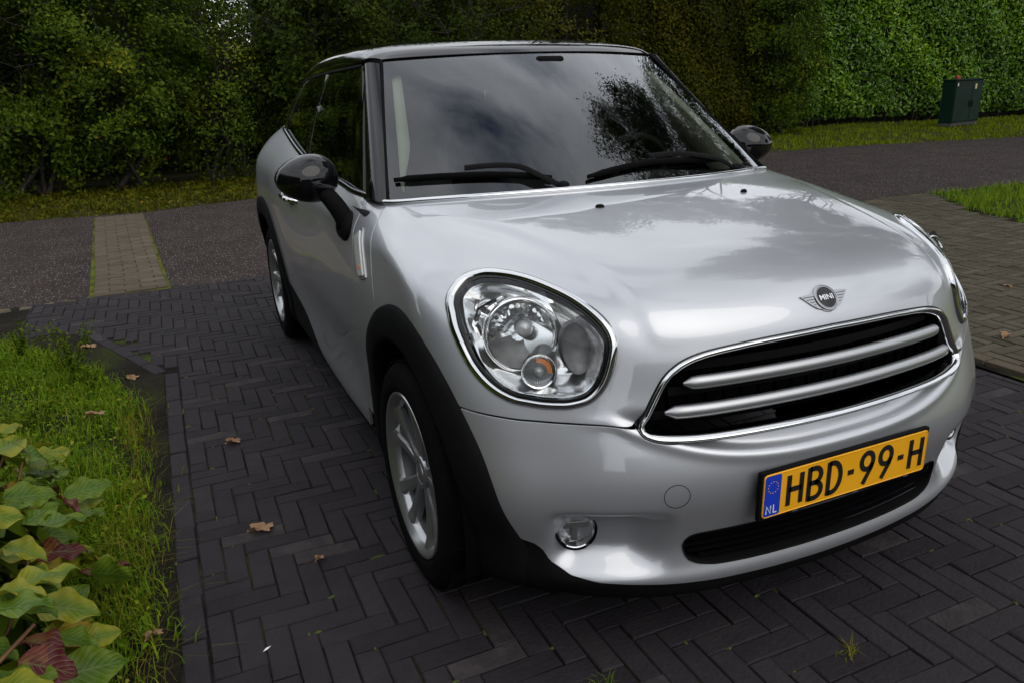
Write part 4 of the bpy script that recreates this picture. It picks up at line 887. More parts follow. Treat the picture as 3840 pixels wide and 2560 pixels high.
# ================================================================== ground
def project(P):
    q = (np.atleast_2d(np.asarray(P, float))-CAMP)@np.stack([_r, _u, _d], 1); f = .752489*1024
    return np.stack([512+f*q[:, 0]/q[:, 2], 341.3-f*q[:, 1]/q[:, 2], q[:, 2]], 1)
CAR_SIL = np.array([(1600, 2230), (1450, 2120), (1380, 1700), (1080, 1270), (985, 1180), (970, 720), (990, 560), (1150, 300), (1430, 150), (2400, 150), (2880, 620), (3420, 790), (3600, 1180), (3650, 1400), (3600, 1650), (3500, 1880), (3000, 2110), (2500, 2200), (2000, 2200)])/3.75
def attr(me, name, vals):
    a = me.attributes.new(name, 'FLOAT', 'POINT'); a.data.foreach_set('value', np.asarray(vals, np.float32)); return me
def add_attr_ramp(m, stops, rough=.7, bump=.25, bscale=60, nscale=14, namp=.35, spec=.4, trans=0.0, attr_name='tone', bdist=.004, coat=0.0):
    'base colour from a per-piece tone attribute plus fine noise'
    t = m.node_tree; b = t.nodes['Principled BSDF']; L = t.links.new
    at = N(t, 'ShaderNodeAttribute', attribute_name=attr_name); tc = N(t, 'ShaderNodeTexCoord')
    geo = N(t, 'ShaderNodeNewGeometry')
    n = N(t, 'ShaderNodeTexNoise'); n.inputs['Scale'].default_value = nscale; n.inputs['Detail'].default_value = 8; n.inputs['Roughness'].default_value = .65
    L(geo.outputs['Position'], n.inputs['Vector'])
    s1 = N(t, 'ShaderNodeMath', operation='SUBTRACT'); s1.inputs[1].default_value = .5; L(n.outputs['Fac'], s1.inputs[0])
    s2 = N(t, 'ShaderNodeMath', operation='MULTIPLY_ADD'); s2.inputs[1].default_value = namp*2; L(s1.outputs[0], s2.inputs[0]); L(at.outputs['Fac'], s2.inputs[2])
    r = N(t, 'ShaderNodeValToRGB'); e = r.color_ramp.elements
    while len(e) < len(stops): e.new(.5)
    for k, (p, c) in enumerate(stops): e[k].position = p; e[k].color = (*c, 1)
    L(s2.outputs[0], r.inputs[0]); L(r.outputs[0], b.inputs['Base Color']); b.inputs['Roughness'].default_value = rough; b.inputs['Specular IOR Level'].default_value = spec
    b.inputs['Coat Weight'].default_value = coat; b.inputs['Coat Roughness'].default_value = .3
    if bump:
        n2 = N(t, 'ShaderNodeTexNoise'); n2.inputs['Scale'].default_value = bscale; n2.inputs['Detail'].default_value = 7
        L(geo.outputs['Position'], n2.inputs['Vector']); bp = N(t, 'ShaderNodeBump'); bp.inputs['Strength'].default_value = bump; bp.inputs['Distance'].default_value = bdist
        L(n2.outputs['Fac'], bp.inputs['Height']); L(bp.outputs[0], b.inputs['Normal'])
    if trans:
        o = t.nodes['Material Output']; tr = N(t, 'ShaderNodeBsdfTranslucent'); mx = N(t, 'ShaderNodeMixShader'); mx.inputs[0].default_value = trans
        L(r.outputs[0], tr.inputs[0]); L(b.outputs[0], mx.inputs[1]); L(tr.outputs[0], mx.inputs[2]); L(mx.outputs[0], o.inputs[0])
    return m
MAT['brick_dark'] = add_attr_ramp(principled('dark_clinker'), [(0, (.016, .0138, .0165)), (.45, (.0255, .022, .0258)), (.8, (.034, .029, .032)), (1, (.052, .045, .045))], .78, .5, 80, 11, .50, .16, bdist=.008)
MAT['brick_tan'] = add_attr_ramp(principled('tan_clinker'), [(0, (.038, .033, .022)), (.5, (.074, .065, .046)), (1, (.12, .105, .078))], .85, .5, 60, 10, .40, .12, bdist=.006)
MAT['slab_tan'] = add_attr_ramp(principled('grey_tan_paver'), [(0, (.06, .049, .036)), (.5, (.105, .086, .063)), (1, (.165, .138, .105))], .88, .5, 50, 8, .3, .1, bdist=.005)
def ground_mat(name, stops, scale, det=9, rough=.9, bump=.5, bscale=40, bdist=.01, extra=None):
    m = principled(name, (.1, .1, .1), rough, 0, .1); t = m.node_tree; b = t.nodes['Principled BSDF']; L = t.links.new; geo = N(t, 'ShaderNodeNewGeometry')
    n = N(t, 'ShaderNodeTexNoise'); n.inputs['Scale'].default_value = scale; n.inputs['Detail'].default_value = det; n.inputs['Roughness'].default_value = .6; L(geo.outputs['Position'], n.inputs['Vector'])
    r = N(t, 'ShaderNodeValToRGB'); e = r.color_ramp.elements
    while len(e) < len(stops): e.new(.5)
    for k, (p, c) in enumerate(stops): e[k].position = p; e[k].color = (*c, 1)
    L(n.outputs['Fac'], r.inputs[0]); L(r.outputs[0], b.inputs['Base Color'])
    n2 = N(t, 'ShaderNodeTexNoise'); n2.inputs['Scale'].default_value = bscale; n2.inputs['Detail'].default_value = 8; L(geo.outputs['Position'], n2.inputs['Vector'])
    bp = N(t, 'ShaderNodeBump'); bp.inputs['Strength'].default_value = bump; bp.inputs['Distance'].default_value = bdist; L(n2.outputs['Fac'], bp.inputs['Height']); L(bp.outputs[0], b.inputs['Normal'])
    return m, t, r, geo, b
MAT['joint'] = ground_mat('mossy_joint_sand', [(.42, (.010, .009, .008)), (.52, (.020, .019, .012)), (.60, (.040, .055, .010)), (.72, (.06, .085, .012))], 3.2, 9, .95, .8, 90, .01)[0]
MAT['joint_moss'] = ground_mat('green_joint_moss', [(.35, (.025, .025, .010)), (.45, (.070, .080, .012)), (.62, (.12, .14, .015))], 4.0, 9, .95, .8, 90, .01)[0]
MAT['soil'] = ground_mat('dark_soil', [(.3, (.010, .009, .007)), (.5, (.022, .019, .014)), (.62, (.030, .034, .012)), (.75, (.035, .045, .012))], 2.4, 10, .95, .9, 45, .03)[0]
MAT['litter'] = ground_mat('verge_soil', [(.3, (.020, .016, .009)), (.5, (.045, .040, .018)), (.65, (.055, .070, .014)), (.8, (.09, .09, .02))], 5.0, 10, .95, .9, 45, .03)[0]
def asphalt():
    m, t, r, geo, b = ground_mat('asphalt', [(.3, (.026, .0185, .0165)), (.55, (.040, .0295, .0265)), (.75, (.056, .0425, .038))], 2.2, 8, .85, .7, 170, .008); L = t.links.new
    last = r.outputs[0]
    for sc, th, c in ((85, .30, (.14, .13, .125)), (42, .24, (.27, .255, .24)), (46, .22, (.20, .19, .18)), (120, .25, (.014, .012, .012))):
        v = N(t, 'ShaderNodeTexVoronoi'); v.inputs['Scale'].default_value = sc; L(geo.outputs['Position'], v.inputs['Vector'])
        lt = N(t, 'ShaderNodeMath', operation='LESS_THAN'); lt.inputs[1].default_value = th; L(v.outputs['Distance'], lt.inputs[0])
        sp = N(t, 'ShaderNodeSeparateColor'); L(v.outputs['Color'], sp.inputs[0]); g = N(t, 'ShaderNodeMath', operation='GREATER_THAN'); g.inputs[1].default_value = .55; L(sp.outputs[0], g.inputs[0])
        mu = N(t, 'ShaderNodeMath', operation='MULTIPLY'); L(lt.outputs[0], mu.inputs[0]); L(g.outputs[0], mu.inputs[1])
        mx = N(t, 'ShaderNodeMixRGB'); mx.inputs[2].default_value = (*c, 1); L(mu.outputs[0], mx.inputs[0]); L(last, mx.inputs[1]); last = mx.outputs[0]
    L(last, b.inputs['Base Color']); return m
MAT['asphalt'] = asphalt()
def sheet(name, pts, z, mat, kind='structure'):
    o = obj(name, [(x, y, z) for x, y in pts], [tuple(range(len(pts)))], mat, None, False); o['kind'] = kind; return o
sheet('ground', [(-400, -400), (400, -400), (400, 400), (-400, 400)], -.045, MAT['litter'])
sheet('road', [(-60, 4.97), (-2.02, 4.97), (-1.97, 5.02), (-1.46, 4.985), (6.6, 5.03), (60, 4.2), (60, 5.5), (30, 6.3), (14.5, 9.2), (11, 10.0), (8.7, 10.2), (4, 10.1), (-.2, 9.8), (-1.6, 9.36), (-3.2, 9.53), (-60, 10.6)], -.010, MAT['asphalt'])
sheet('soil_bed', [(-9, -3), (-1.535, -3), (-1.535, 3.0), (-1.87, 3.85), (-2.4, 4.55), (-2.0, 4.97), (-9, 4.97)], -.006, MAT['soil'])

# ------------------------------------------------------------------ brick paving
def brick_mesh(L_, W_, h=.05, bev=.0032, jit=.0014, wob=0.0):
    'one brick, top face at z = 0, worn edges'
    lx, ly = L_/2, W_/2; V = []
    for z, ins in ((-h, .0), (-bev*1.1, .0), (0, bev)):
        for sx, sy in ((-1, -1), (1, -1), (1, 1), (-1, 1)):
            V.append((sx*(lx-ins)+random.uniform(-jit, jit), sy*(ly-ins)+random.uniform(-jit, jit), z+(random.uniform(-wob, wob) if z == 0 else 0)))
    F = [(4*i+k, 4*i+(k+1) % 4, 4*i+4+(k+1) % 4, 4*i+4+k) for i in range(2) for k in range(4)]+[(8, 9, 10, 11)]
    return V, F
def lay(name, rects, parent, mat, z0, n_parts=300, jz=.0016, gap=.0034, avoid=True, wob=.0013):
    'rects: (cx, cy, lx, ly, rot). The pieces that show largest become parts of their own, the rest one joined part'
    C = np.array([(r[0], r[1], z0) for r in rects]); pj = project(C)
    vis = (pj[:, 2] > .2) & (pj[:, 0] > -25) & (pj[:, 0] < 1050) & (pj[:, 1] > -20) & (pj[:, 1] < 705)
    if avoid: vis &= poly_sdf(pj[:, :2], CAR_SIL) < 0
    area = np.where(vis, np.array([r[2]*r[3] for r in rects])/np.maximum(pj[:, 2], .2)**3, 0)
    top = set(np.argsort(-area)[:n_parts].tolist()) & set(np.nonzero(vis)[0].tolist())
    cache = {}; RV, RF, RT = [], [], []
    for i, (cx, cy, lx, ly, rot) in enumerate(rects):
        dz = random.uniform(-jz, jz); ang = rot+random.gauss(0, .010); tx, ty = random.gauss(0, .006), random.gauss(0, .006)
        if i in top:
            key = (round(lx, 2), round(ly, 2), random.randrange(7))
            if key not in cache:
                V, F = brick_mesh(lx-gap, ly-gap, wob=wob); me = mesh(name, V, F, mat, False); attr(me, 'tone', np.full(len(V), np.clip(random.gauss(.5, .14), 0, 1))); cache[key] = me
            o = bpy.data.objects.new(name, cache[key]); o.location = (cx, cy, z0+dz); o.rotation_euler = (tx, ty, ang); link(o, parent)
        else:
            V, F = brick_mesh(lx-gap, ly-gap, wob=wob); c, s = math.cos(ang), math.sin(ang); b = len(RV)
            RV += [(cx+x*c-y*s, cy+x*s+y*c, z0+dz+z+y*tx*.5-x*ty*.5) for x, y, z in V]; RF += [tuple(k+b for k in f) for f in F]; RT += [float(np.clip(random.gauss(.5, .14), 0, 1))]*len(V)
    if RV:
        me = mesh(name+'_field', RV, RF, mat, False); attr(me, 'tone', RT); o = link(bpy.data.objects.new(name+'_field', me), parent); o['kind'] = 'stuff'
def herring(x0, x1, y0, y1, w, inside, n=3, ox=0.0, oy=0.0, mirror=True, xlim=-99):
    'herringbone bond: bricks n*w long and w wide'
    R = []; i0, i1 = int((x0-ox)/w)-4, int((x1-ox)/w)+4; j0, j1 = int((y0-oy)/w)-4, int((y1-oy)/w)+4
    for i in range(i0, i1):
        for j in range(j0, j1):
            d = (i+j) % (2*n) if mirror else (i-j) % (2*n)
            if d == 0: cx, cy, lx, ly = ox+(i+n/2)*w, oy+(j+.5)*w, n*w, w
            elif d == n: cx, cy, lx, ly = ox+(i+.5)*w, oy+(j+n/2)*w, w, n*w
            else: continue
            # cut at the straight sides
            xx = x0 if y0 > 0 or cy > 3.0 else max(x0, xlim); ax0, ax1, ay0, ay1 = max(cx-lx/2, xx), min(cx+lx/2, x1), max(cy-ly/2, y0), min(cy+ly/2, y1)
            if ax1-ax0 < .018 or ay1-ay0 < .018: continue
            if not inside((ax0+ax1)/2, (ay0+ay1)/2): continue
            R.append(((ax0+ax1)/2, (ay0+ay1)/2, ax1-ax0, ay1-ay0, 0.0))
    return R
def drive_in(x, y):
    if y < 3.0: return x > -1.463
    if y < 3.87: return x > -1.50-(y-3.0)*.374
    return x > -1.83-(y-3.87)*1.6
drv = sheet('driveway', [(-1.535, -3), (2.06, -3), (2.06, 4.98), (-2.4, 4.98), (-2.4, 4.55), (-1.87, 3.85), (-1.535, 3.0)], -.0085, MAT['joint'])
R1 = herring(-2.35, 2.045, -1.6, 4.955, .0667, drive_in, 3, -1.463, .02, xlim=-1.464)
for k in range(24):                                                 # border course along the grass
    y = 2.985-.205*(k+.5)
    R1.append((-1.499, y, .066, .203, .010))
_v = np.array((-.340, .845)); _v /= np.linalg.norm(_v)
for k in range(5):
    p = np.array((-1.545, 3.02))+_v*(.205*(k+.5)); R1.append((p[0], p[1], .203, .066, math.atan2(_v[1], _v[0])))
lay('brick', R1, drv, MAT['brick_dark'], 0.0)
sdv = sheet('side_driveway', [(2.10, -3), (20, -3), (20, 2.2), (5.2, 2.5), (5.56, 3.3), (5.86, 4.0), (6.6, 5.02), (2.10, 4.98)], .010, MAT['joint_moss'])
def side_in(x, y): return x < np.interp(y, [-3, 2.4, 3.3, 4.0, 5.02], [7, 5.3, 5.56, 5.86, 6.6]) and not (y < 1.2 and x > 3.5)
lay('brick', herring(2.20, 6.6, .3, 4.97, .0667, side_in, 3, 2.2, .0), sdv, MAT['brick_tan'], .020, gap=.0095, jz=.003)
krb = sheet('kerb', [(2.062, -3), (2.098, -3), (2.098, 4.97), (2.062, 4.97)], .004, MAT['joint'])
lay('kerb_stone', [(2.13, -.4+.5*(k+.5), .075, .498, 0.0) for k in range(11)], krb, MAT['slab_tan'], .030, 40, gap=.006, avoid=False)
# band of grey-tan pavers across the road
pth = sheet('paver_band', [(-1.995, 4.90), (-1.45, 4.98), (-1.655, 9.22), (-2.19, 9.16)], -.0065, MAT['joint_moss'])
RP = []
for k in range(42):
    y = 4.96+.1005*(k+.5); xl = np.interp(y, [4.89, 5.74, 7.31, 9.14], [-1.965, -2.0, -2.09, -2.178]); xr = np.interp(y, [4.96, 5.69, 6.96, 9.22], [-1.465, -1.512, -1.562, -1.663]); x = xl-(.105 if k % 2 else 0)
    sk = -.0
    while x < xr-.02:
        a, b = max(x, xl), min(x+.21, xr)
        if b-a > .025: RP.append(((a+b)/2, y+(((a+b)/2)-xl)*.12*(1 if y < 5.2 else .3), b-a, .1005, .04))
        x += .21
lay('paver', RP, pth, MAT['slab_tan'], .003, 130, gap=.006, avoid=False)
for k in range(9):                                                  # rough kerb cobbles sunk in the moss at the road's edge
    x = -2.12-.13*k; V, F = brick_mesh(.10+random.uniform(-.02, .02), .075, .06, .018, .006, .004); me = mesh('cobble', V, F, MAT['slab_tan'], False); attr(me, 'tone', np.full(len(V), random.uniform(.3, .9)))
    o = bpy.data.objects.new('cobble', me); o.location = (x, 4.93-.012*k+random.uniform(-.012, .012), .004+random.uniform(-.006, .004)); o.rotation_euler = (random.uniform(-.1, .1), random.uniform(-.1, .1), random.uniform(-.2, .2)); link(o, bpy.data.objects['soil_bed'])
# ================================================================== plants
def unit(v): return v/(np.linalg.norm(v, axis=-1, keepdims=True)+1e-12)
def leaf_cloud(P, Nm, size, asp=.5, tone=None, droop=.3, fold=.12, var=.35, five=False, rng=RNG):
    'many small folded leaves; P positions, Nm preferred facing'
    n = len(P); nrm = unit(Nm+rng.normal(0, .55, (n, 3))); t = rng.normal(0, 1, (n, 3)); t[:, 2] -= droop; t = unit(t-(t*nrm).sum(1, keepdims=True)*nrm); b = np.cross(nrm, t)
    l = (size*(1+rng.uniform(-var, var, n)))[:, None]; w = l*asp
    base, tip = P-t*l*.5, P+t*l*.5-nrm*l*.10; le, ri = P+b*w*.5+nrm*l*fold-t*l*.04, P-b*w*.5+nrm*l*fold-t*l*.04
    tone = np.clip(rng.normal(.5, .22, n), 0, 1) if tone is None else tone
    if five:
        V = np.stack([base, le, tip, ri, P-nrm*l*.02], 1).reshape(-1, 3); i = np.arange(n)[:, None]*5
        F = np.concatenate([i+[0, 4, 1], i+[1, 4, 2], i+[2, 4, 3], i+[3, 4, 0]], 0); k = 5
    else:
        V = np.stack([base, le, tip, ri], 1).reshape(-1, 3); i = np.arange(n)[:, None]*4; F = np.concatenate([i+[0, 2, 1], i+[0, 3, 2]], 0); k = 4
    return V, F.astype(np.int32), np.repeat(tone, k)
def leaf_obj(name, parts, mat, parent):
    V = np.vstack([p[0] for p in parts]); T = np.concatenate([p[2] for p in parts]); off = np.cumsum([0]+[len(p[0]) for p in parts[:-1]]); F = np.vstack([p[1]+o for p, o in zip(parts, off)])
    me = mesh(name, V, F, mat, False); attr(me, 'tone', T); return link(bpy.data.objects.new(name, me), parent)
def leaf_mat(name, stops, rough=.5, spec=.4, trans=.25, namp=.15, nscale=1.5):
    sat = lambda c: (c[0]*1.02, c[1], c[2]*.30)
    return add_attr_ramp(principled(name), [(p, sat(c)) for p, c in stops], rough, 0, 1, nscale, namp, spec*.25, trans)
MAT['leaf_shrub'] = leaf_mat('hawthorn_leaf', [(0, (.024, .044, .010)), (.45, (.060, .100, .018)), (.8, (.115, .165, .025)), (1, (.22, .20, .03))], .5, .35)
MAT['leaf_dark'] = leaf_mat('dark_tree_leaf', [(0, (.012, .022, .006)), (.5, (.032, .052, .010)), (1, (.070, .095, .016))], .5, .3)
MAT['leaf_beech'] = leaf_mat('beech_leaf', [(0, (.022, .030, .006)), (.5, (.055, .066, .010)), (.85, (.10, .105, .016)), (1, (.17, .13, .02))], .5, .35)
MAT['leaf_laurel'] = leaf_mat('laurel_leaf', [(0, (.035, .085, .010)), (.5, (.10, .235, .02)), (.85, (.19, .36, .03)), (1, (.30, .46, .04))], .32, 1.5, .2)
MAT['bark'] = noise_mix(principled('dark_bark', (.03, .025, .02), .9), (.016, .013, .010), (.045, .036, .028), 8, bump=.8, bscale=30, bdist=.02)
MAT['core_shade'] = noise_mix(principled('hedge_core_shade', (.012, .010, .007), .95), (.006, .006, .004), (.020, .017, .010), 12, bump=.9, bscale=25, bdist=.05)  # dark colour stands for the shade inside a hedge
MAT['berry'] = principled('red_berry', (.35, .02, .01), .3, 0, .5)
def limb(mb, p0, p1, r0, r1, n=5, wob=.08, k=6):
    p0, p1 = np.array(p0, float), np.array(p1, float); L_ = np.linalg.norm(p1-p0)
    pts = [p0+(p1-p0)*t+(RNG.normal(0, wob*L_*.5, 3) if 0 < t < 1 else 0) for t in np.linspace(0, 1, n)]
    mb.tube(pts, list(np.linspace(r0, r1, n)), k, False); return pts
def shrub(name, c, rad, label, cat, mat, n, size, group=None, stems=6, zlow=.35, clump=.22, asp=.55, berries=0, gapf=None, sprays=150, hang=.35):
    'loose shrub: bent stems from the foot and leafy sprays spread through the crown'
    root = empty(name, (c[0], c[1], 0)); mb = MB(); c0 = np.array((0, 0, rad[2]*1.0)); R3 = np.array(rad)
    for k in range(stems):
        a = RNG.uniform(0, 2*math.pi); foot = (RNG.uniform(-.35, .35)*rad[0], RNG.uniform(-.25, .25)*rad[1], -.05); top = (math.cos(a)*rad[0]*.6, math.sin(a)*rad[1]*.6, rad[2]*RNG.uniform(1.2, 1.8))
        pts = limb(mb, foot, top, RNG.uniform(.022, .05), .008, 7, .06)
        for q in range(7):
            b = pts[RNG.integers(2, 6)]; e = b+np.array((RNG.normal(0, .45)*rad[0], RNG.normal(0, .45)*rad[1], RNG.uniform(.0, .7))); limb(mb, b, e, .011, .003, 4, .12, 4)
    mb.build('stems', MAT['bark'], root)['kind'] = 'stuff'
    d = unit(RNG.normal(0, 1, (sprays, 3))); rr_ = RNG.uniform(.35, 1.0, sprays)**.5; C = c0+d*R3*rr_[:, None]; ok = C[:, 2] > zlow*RNG.uniform(.3, 1.4, sprays)
    if gapf is not None: ok &= ~gapf(C+np.array((c[0], c[1], 0)))
    C, d = C[ok], d[ok]; m = max(1, n//len(C)); P = np.repeat(C, m, 0); D = np.repeat(d, m, 0)
    ax = unit(D*.8+RNG.normal(0, .5, (len(C), 3)).repeat(m, 0)+np.array((0, 0, -hang))); s = RNG.uniform(-1, 1, len(P))[:, None]
    P = P+ax*s*clump*1.6+RNG.normal(0, clump*.42, P.shape); P[:, 2] = np.maximum(P[:, 2], .04)
    tone = np.clip(np.repeat(RNG.normal(.46, .14, len(C)), m)+RNG.normal(0, .16, len(P)), 0, 1)
    leaf_obj('crown', [leaf_cloud(P, D+np.array((0, 0, .7)), size, asp, tone)], mat, root)
    for k in range(berries):
        q = C[RNG.integers(len(C))]+RNG.normal(0, .2, 3); mb = MB(); mb.lathe([(.0005, -.02), (.014, -.014), (.02, 0), (.014, .014), (.0005, .02)], 8, None, q); mb.build('berry', MAT['berry'], root)
    tag(root, label, cat, group); return root
def tree(c, h, cr, label, mat, n, size, group, trunk_r=.16, lean=(0, 0), crown_z=None, sprays=220, clump=.45):
    root = empty('tree', (c[0], c[1], 0)); mb = MB(); top = np.array((lean[0], lean[1], h*.80)); pts = limb(mb, (0, 0, -.1), top, trunk_r, trunk_r*.3, 8, .03, 10)
    cz = crown_z or h*.64; cc = np.array((lean[0], lean[1], cz)); lbs = []
    for k in range(14):
        b = pts[RNG.integers(3, 8)]; a = RNG.uniform(0, 2*math.pi); e = cc+np.array((math.cos(a)*cr[0]*.75, math.sin(a)*cr[1]*.75, RNG.uniform(-.6, .75)*cr[2])); lbs += limb(mb, b, e, trunk_r*.35, .012, 6, .10, 6)[2:]
    for k in range(60):
        b = lbs[RNG.integers(len(lbs))]; limb(mb, b, b+unit(RNG.normal(0, 1, 3))*RNG.uniform(.5, 1.2), .014, .004, 4, .12, 4)
    mb.build('trunk', MAT['bark'], root)
    d = unit(RNG.normal(0, 1, (sprays, 3))); C = cc+d*np.array(cr)*(RNG.uniform(.25, 1.0, sprays)**.45)[:, None]*(1+.16*np.sin(d[:, :1]*7+c[0])*np.cos(d[:, 1:2]*6+c[1])); m = n//sprays
    P = np.repeat(C, m, 0)+RNG.normal(0, clump, (sprays*m, 3))*np.array((1, 1, .7)); D = np.repeat(d, m, 0); tone = np.clip(np.repeat(RNG.normal(.5, .15, sprays), m)+RNG.normal(0, .15, len(P)), 0, 1)
    leaf_obj('crown', [leaf_cloud(P, D+np.array((0, 0, .6)), size, .55, tone)], mat, root); tag(root, label, 'tree', group); return root
def hedge(name, foot, depth, h, label, mat, n, size, asp, seed, five=False, rough=.16, low=.12, core_in=.30):
    'clipped hedge: leaves on an uneven face in front of a solid core coloured dark for the shade inside; foot is its front line, back lies to the left of its direction'
    root = empty(name, (0, 0, 0)); F_ = np.array(foot, float); seg = np.diff(F_, axis=0); sl = np.linalg.norm(seg, axis=1); cum = np.r_[0, np.cumsum(sl)]
    def at(u):
        k = np.clip(np.searchsorted(cum, u, 'right')-1, 0, len(seg)-1); t = (u-cum[k])/sl[k]; p = F_[k]+seg[k]*t[:, None]; dr = seg[k]/sl[k][:, None]; return p, np.stack([dr[:, 1], -dr[:, 0]], 1)
    rg = np.random.default_rng(seed); a = h*cum[-1]; nf = int(n*a/(a+depth*cum[-1]))
    u = rg.uniform(0, cum[-1], nf); z = low+(h-low)*rg.uniform(0, 1, nf)**.9; p, o = at(u)
    bulge = rough*(np.sin(u*2.1+seed)*.6+np.sin(u*4.7+z*3.1)*.5+np.sin(z*4.3+u*1.3)*.5)-.55*np.maximum(0, .55-z)**2*2-.10*(rg.random(nf) < .25)
    dp = -np.abs(rg.normal(0, .10, nf))+bulge
    P = np.c_[p+o*dp[:, None], z]; Nn = np.c_[o, np.full(nf, .45)]
    u2 = rg.uniform(0, cum[-1], n-nf); p2, o2 = at(u2); P2 = np.c_[p2-o2*rg.uniform(0, depth, n-nf)[:, None], h+rg.normal(0, .08, n-nf)]; N2 = np.c_[o2*.3, np.ones(n-nf)]
    t1 = np.clip(.5+.16*np.sin(u*1.7+z*2)+rg.normal(0, .2, nf), 0, 1); t2 = np.clip(rg.normal(.55, .2, n-nf), 0, 1)
    leaf_obj('foliage', [leaf_cloud(P, Nn, size, asp, t1, .25, rng=rg, five=five), leaf_cloud(P2, N2, size, asp, t2, .3, rng=rg, five=five)], mat, root)
    us = np.linspace(0, cum[-1], 40); p, o = at(us); V = []
    for (x, y), (ox, oy) in zip(p, o):
        for zz, back in ((.0, core_in+.25), (.5, core_in), (h*.6, core_in), (h-.2, core_in+.1), (h-.2, depth), (0, depth)): V.append((x-ox*back+rg.normal(0, .03), y-oy*back+rg.normal(0, .03), zz))
    F = [(i*6+k, (i+1)*6+k, (i+1)*6+(k+1) % 6, i*6+(k+1) % 6) for i in range(39) for k in range(6)]+[tuple(range(6)), tuple(39*6+k for k in range(6))]
    obj('shade_core', V, F, MAT['core_shade'], root, False)  # opaque block behind the leaves, inner shade put into its colour
    mb = MB()
    for k in range(int(cum[-1]*2.2)):
        uu_ = np.array([rg.uniform(0, cum[-1])]); q, oo = at(uu_); q, oo = q[0], oo[0]; limb(mb, (q[0]-oo[0]*.25, q[1]-oo[1]*.25, -.05), (q[0]-oo[0]*rg.uniform(.0, .4)+rg.normal(0, .2), q[1]-oo[1]*.2, rg.uniform(.8, 1.6)), .02, .008, 5, .06, 5)
    mb.build('stems', MAT['bark'], root)['kind'] = 'stuff'; tag(root, label, 'hedge'); return root

GAP = lambda Q: (np.abs(Q[:, 0]-.40) < .13) & (Q[:, 2] > 2.1)
shrub('hawthorn_shrub', (-5.4, 12.6), (1.6, 1.25, 2.0), 'dense green hawthorn shrub at the left edge of the photo behind the verge', 'shrub', MAT['leaf_shrub'], 32000, .072, 'shrubs behind the left verge', 7, .25, berries=3)
shrub('hawthorn_shrub', (-3.3, 12.35), (1.35, 1.2, 1.9), 'light green hawthorn shrub with red berries behind the left verge', 'shrub', MAT['leaf_shrub'], 40000, .070, 'shrubs behind the left verge', 8, .25, berries=9)
shrub('hawthorn_shrub', (-1.75, 12.5), (1.25, 1.15, 1.85), 'hawthorn shrub with arching sprays and dark stems beyond the paver band', 'shrub', MAT['leaf_shrub'], 38000, .066, 'shrubs behind the left verge', 9, .3, berries=5, gapf=GAP)
shrub('thorny_shrub', (-.35, 12.6), (.85, .9, 1.35), 'sparse shrub with bare crooked stems below the sky gap', 'shrub', MAT['leaf_shrub'], 9000, .055, 'shrubs behind the left verge', 12, .15, gapf=GAP, sprays=90)
shrub('bramble_shrub', (1.2, 12.4), (1.2, 1.1, 1.9), 'dark bramble thicket just behind the car roof at left', 'shrub', MAT['leaf_dark'], 22000, .076, 'shrubs behind the left verge', 9, .2, gapf=GAP)
shrub('bramble_shrub', (3.4, 12.6), (1.6, 1.2, 2.0), 'dark shrub behind the middle of the car roof', 'shrub', MAT['leaf_dark'], 14000, .070, 'shrubs behind the left verge', 7, .2)
shrub('bramble_shrub', (5.9, 12.9), (1.7, 1.2, 2.0), 'dark olive shrub behind the right end of the car roof', 'shrub', MAT['leaf_beech'], 15000, .066, 'shrubs behind the left verge', 7, .2)
hedge('beech_hedge', [(7.0, 13.0), (8.6, 13.1), (10.2, 13.3), (11.6, 13.6), (12.3, 14.2)], 1.6, 3.9, 'olive and bronze beech hedge between the windscreen and the laurel hedge', MAT['leaf_beech'], 60000, .075, .6, 3, rough=.10)
shrub('loose_shrub', (12.1, 13.7), (1.1, .8, 2.0), 'loose olive shrub where the beech hedge meets the laurel hedge', 'shrub', MAT['leaf_shrub'], 16000, .075, None, 6, .2)
hedge('laurel_hedge', [(11.9, 14.3), (13.0, 14.3), (14.8, 14.9), (16.0, 15.0), (17.2, 14.7), (18.6, 14.2), (20.5, 13.9), (24, 13.6), (28, 13.2)], 1.8, 4.6, 'tall glossy green laurel hedge behind the utility cabinet', MAT['leaf_laurel'], 78000, .115, .48, 5, True, .07)
hedge('field_thicket', [(-12, 14.2), (-7, 14.3), (-3, 14.3), (-.25, 14.4)], 1.5, 4.2, 'dense dark thicket behind the hawthorn shrubs', MAT['leaf_dark'], 18000, .12, .55, 21, rough=.3)
hedge('field_thicket', [(.62, 14.5), (3.5, 14.4), (7.2, 14.6)], 1.5, 4.2, 'dense dark thicket behind the car roof', MAT['leaf_dark'], 12000, .12, .55, 22, rough=.3)
hedge('field_thicket', [(-.6, 15.4), (.2, 15.3), (1.0, 15.4)], 1.2, 1.95, 'low dark thicket filling the foot of the gap in the shrubs', MAT['leaf_dark'], 6000, .10, .55, 23, rough=.2)
GRP = 'trees standing beyond the hedges'
for k, (x, y, h, lb) in enumerate(((-11, 24, 9, 'dark broad tree far left beyond the hawthorn shrubs'), (-5, 27, 10, 'dark tree beyond the left hawthorn shrubs, second from left'), (7, 26, 9.5, 'dark tree directly behind the car roof'), (14, 27, 10, 'dark tall tree behind the beech hedge'), (26, 24, 9, 'dark tree behind the right end of the laurel hedge'), (-.2, 33, 6.5, 'hazy green tree showing through the gap in the shrubs'))):
    tree((x, y), h, (3.4, 3.0, h*.36), lb, MAT['leaf_dark'], 9000, .22, GRP, .2)
GR2 = 'trees around the front garden'
tree((8.6, 1.2), 10.5, (3.0, 3.0, 2.6), 'tall garden tree right of the side driveway, mirrored in the windscreen', MAT['leaf_dark'], 80000, .085, GR2, .17, (-1.3, 1.9), 7.4, 360, .22)
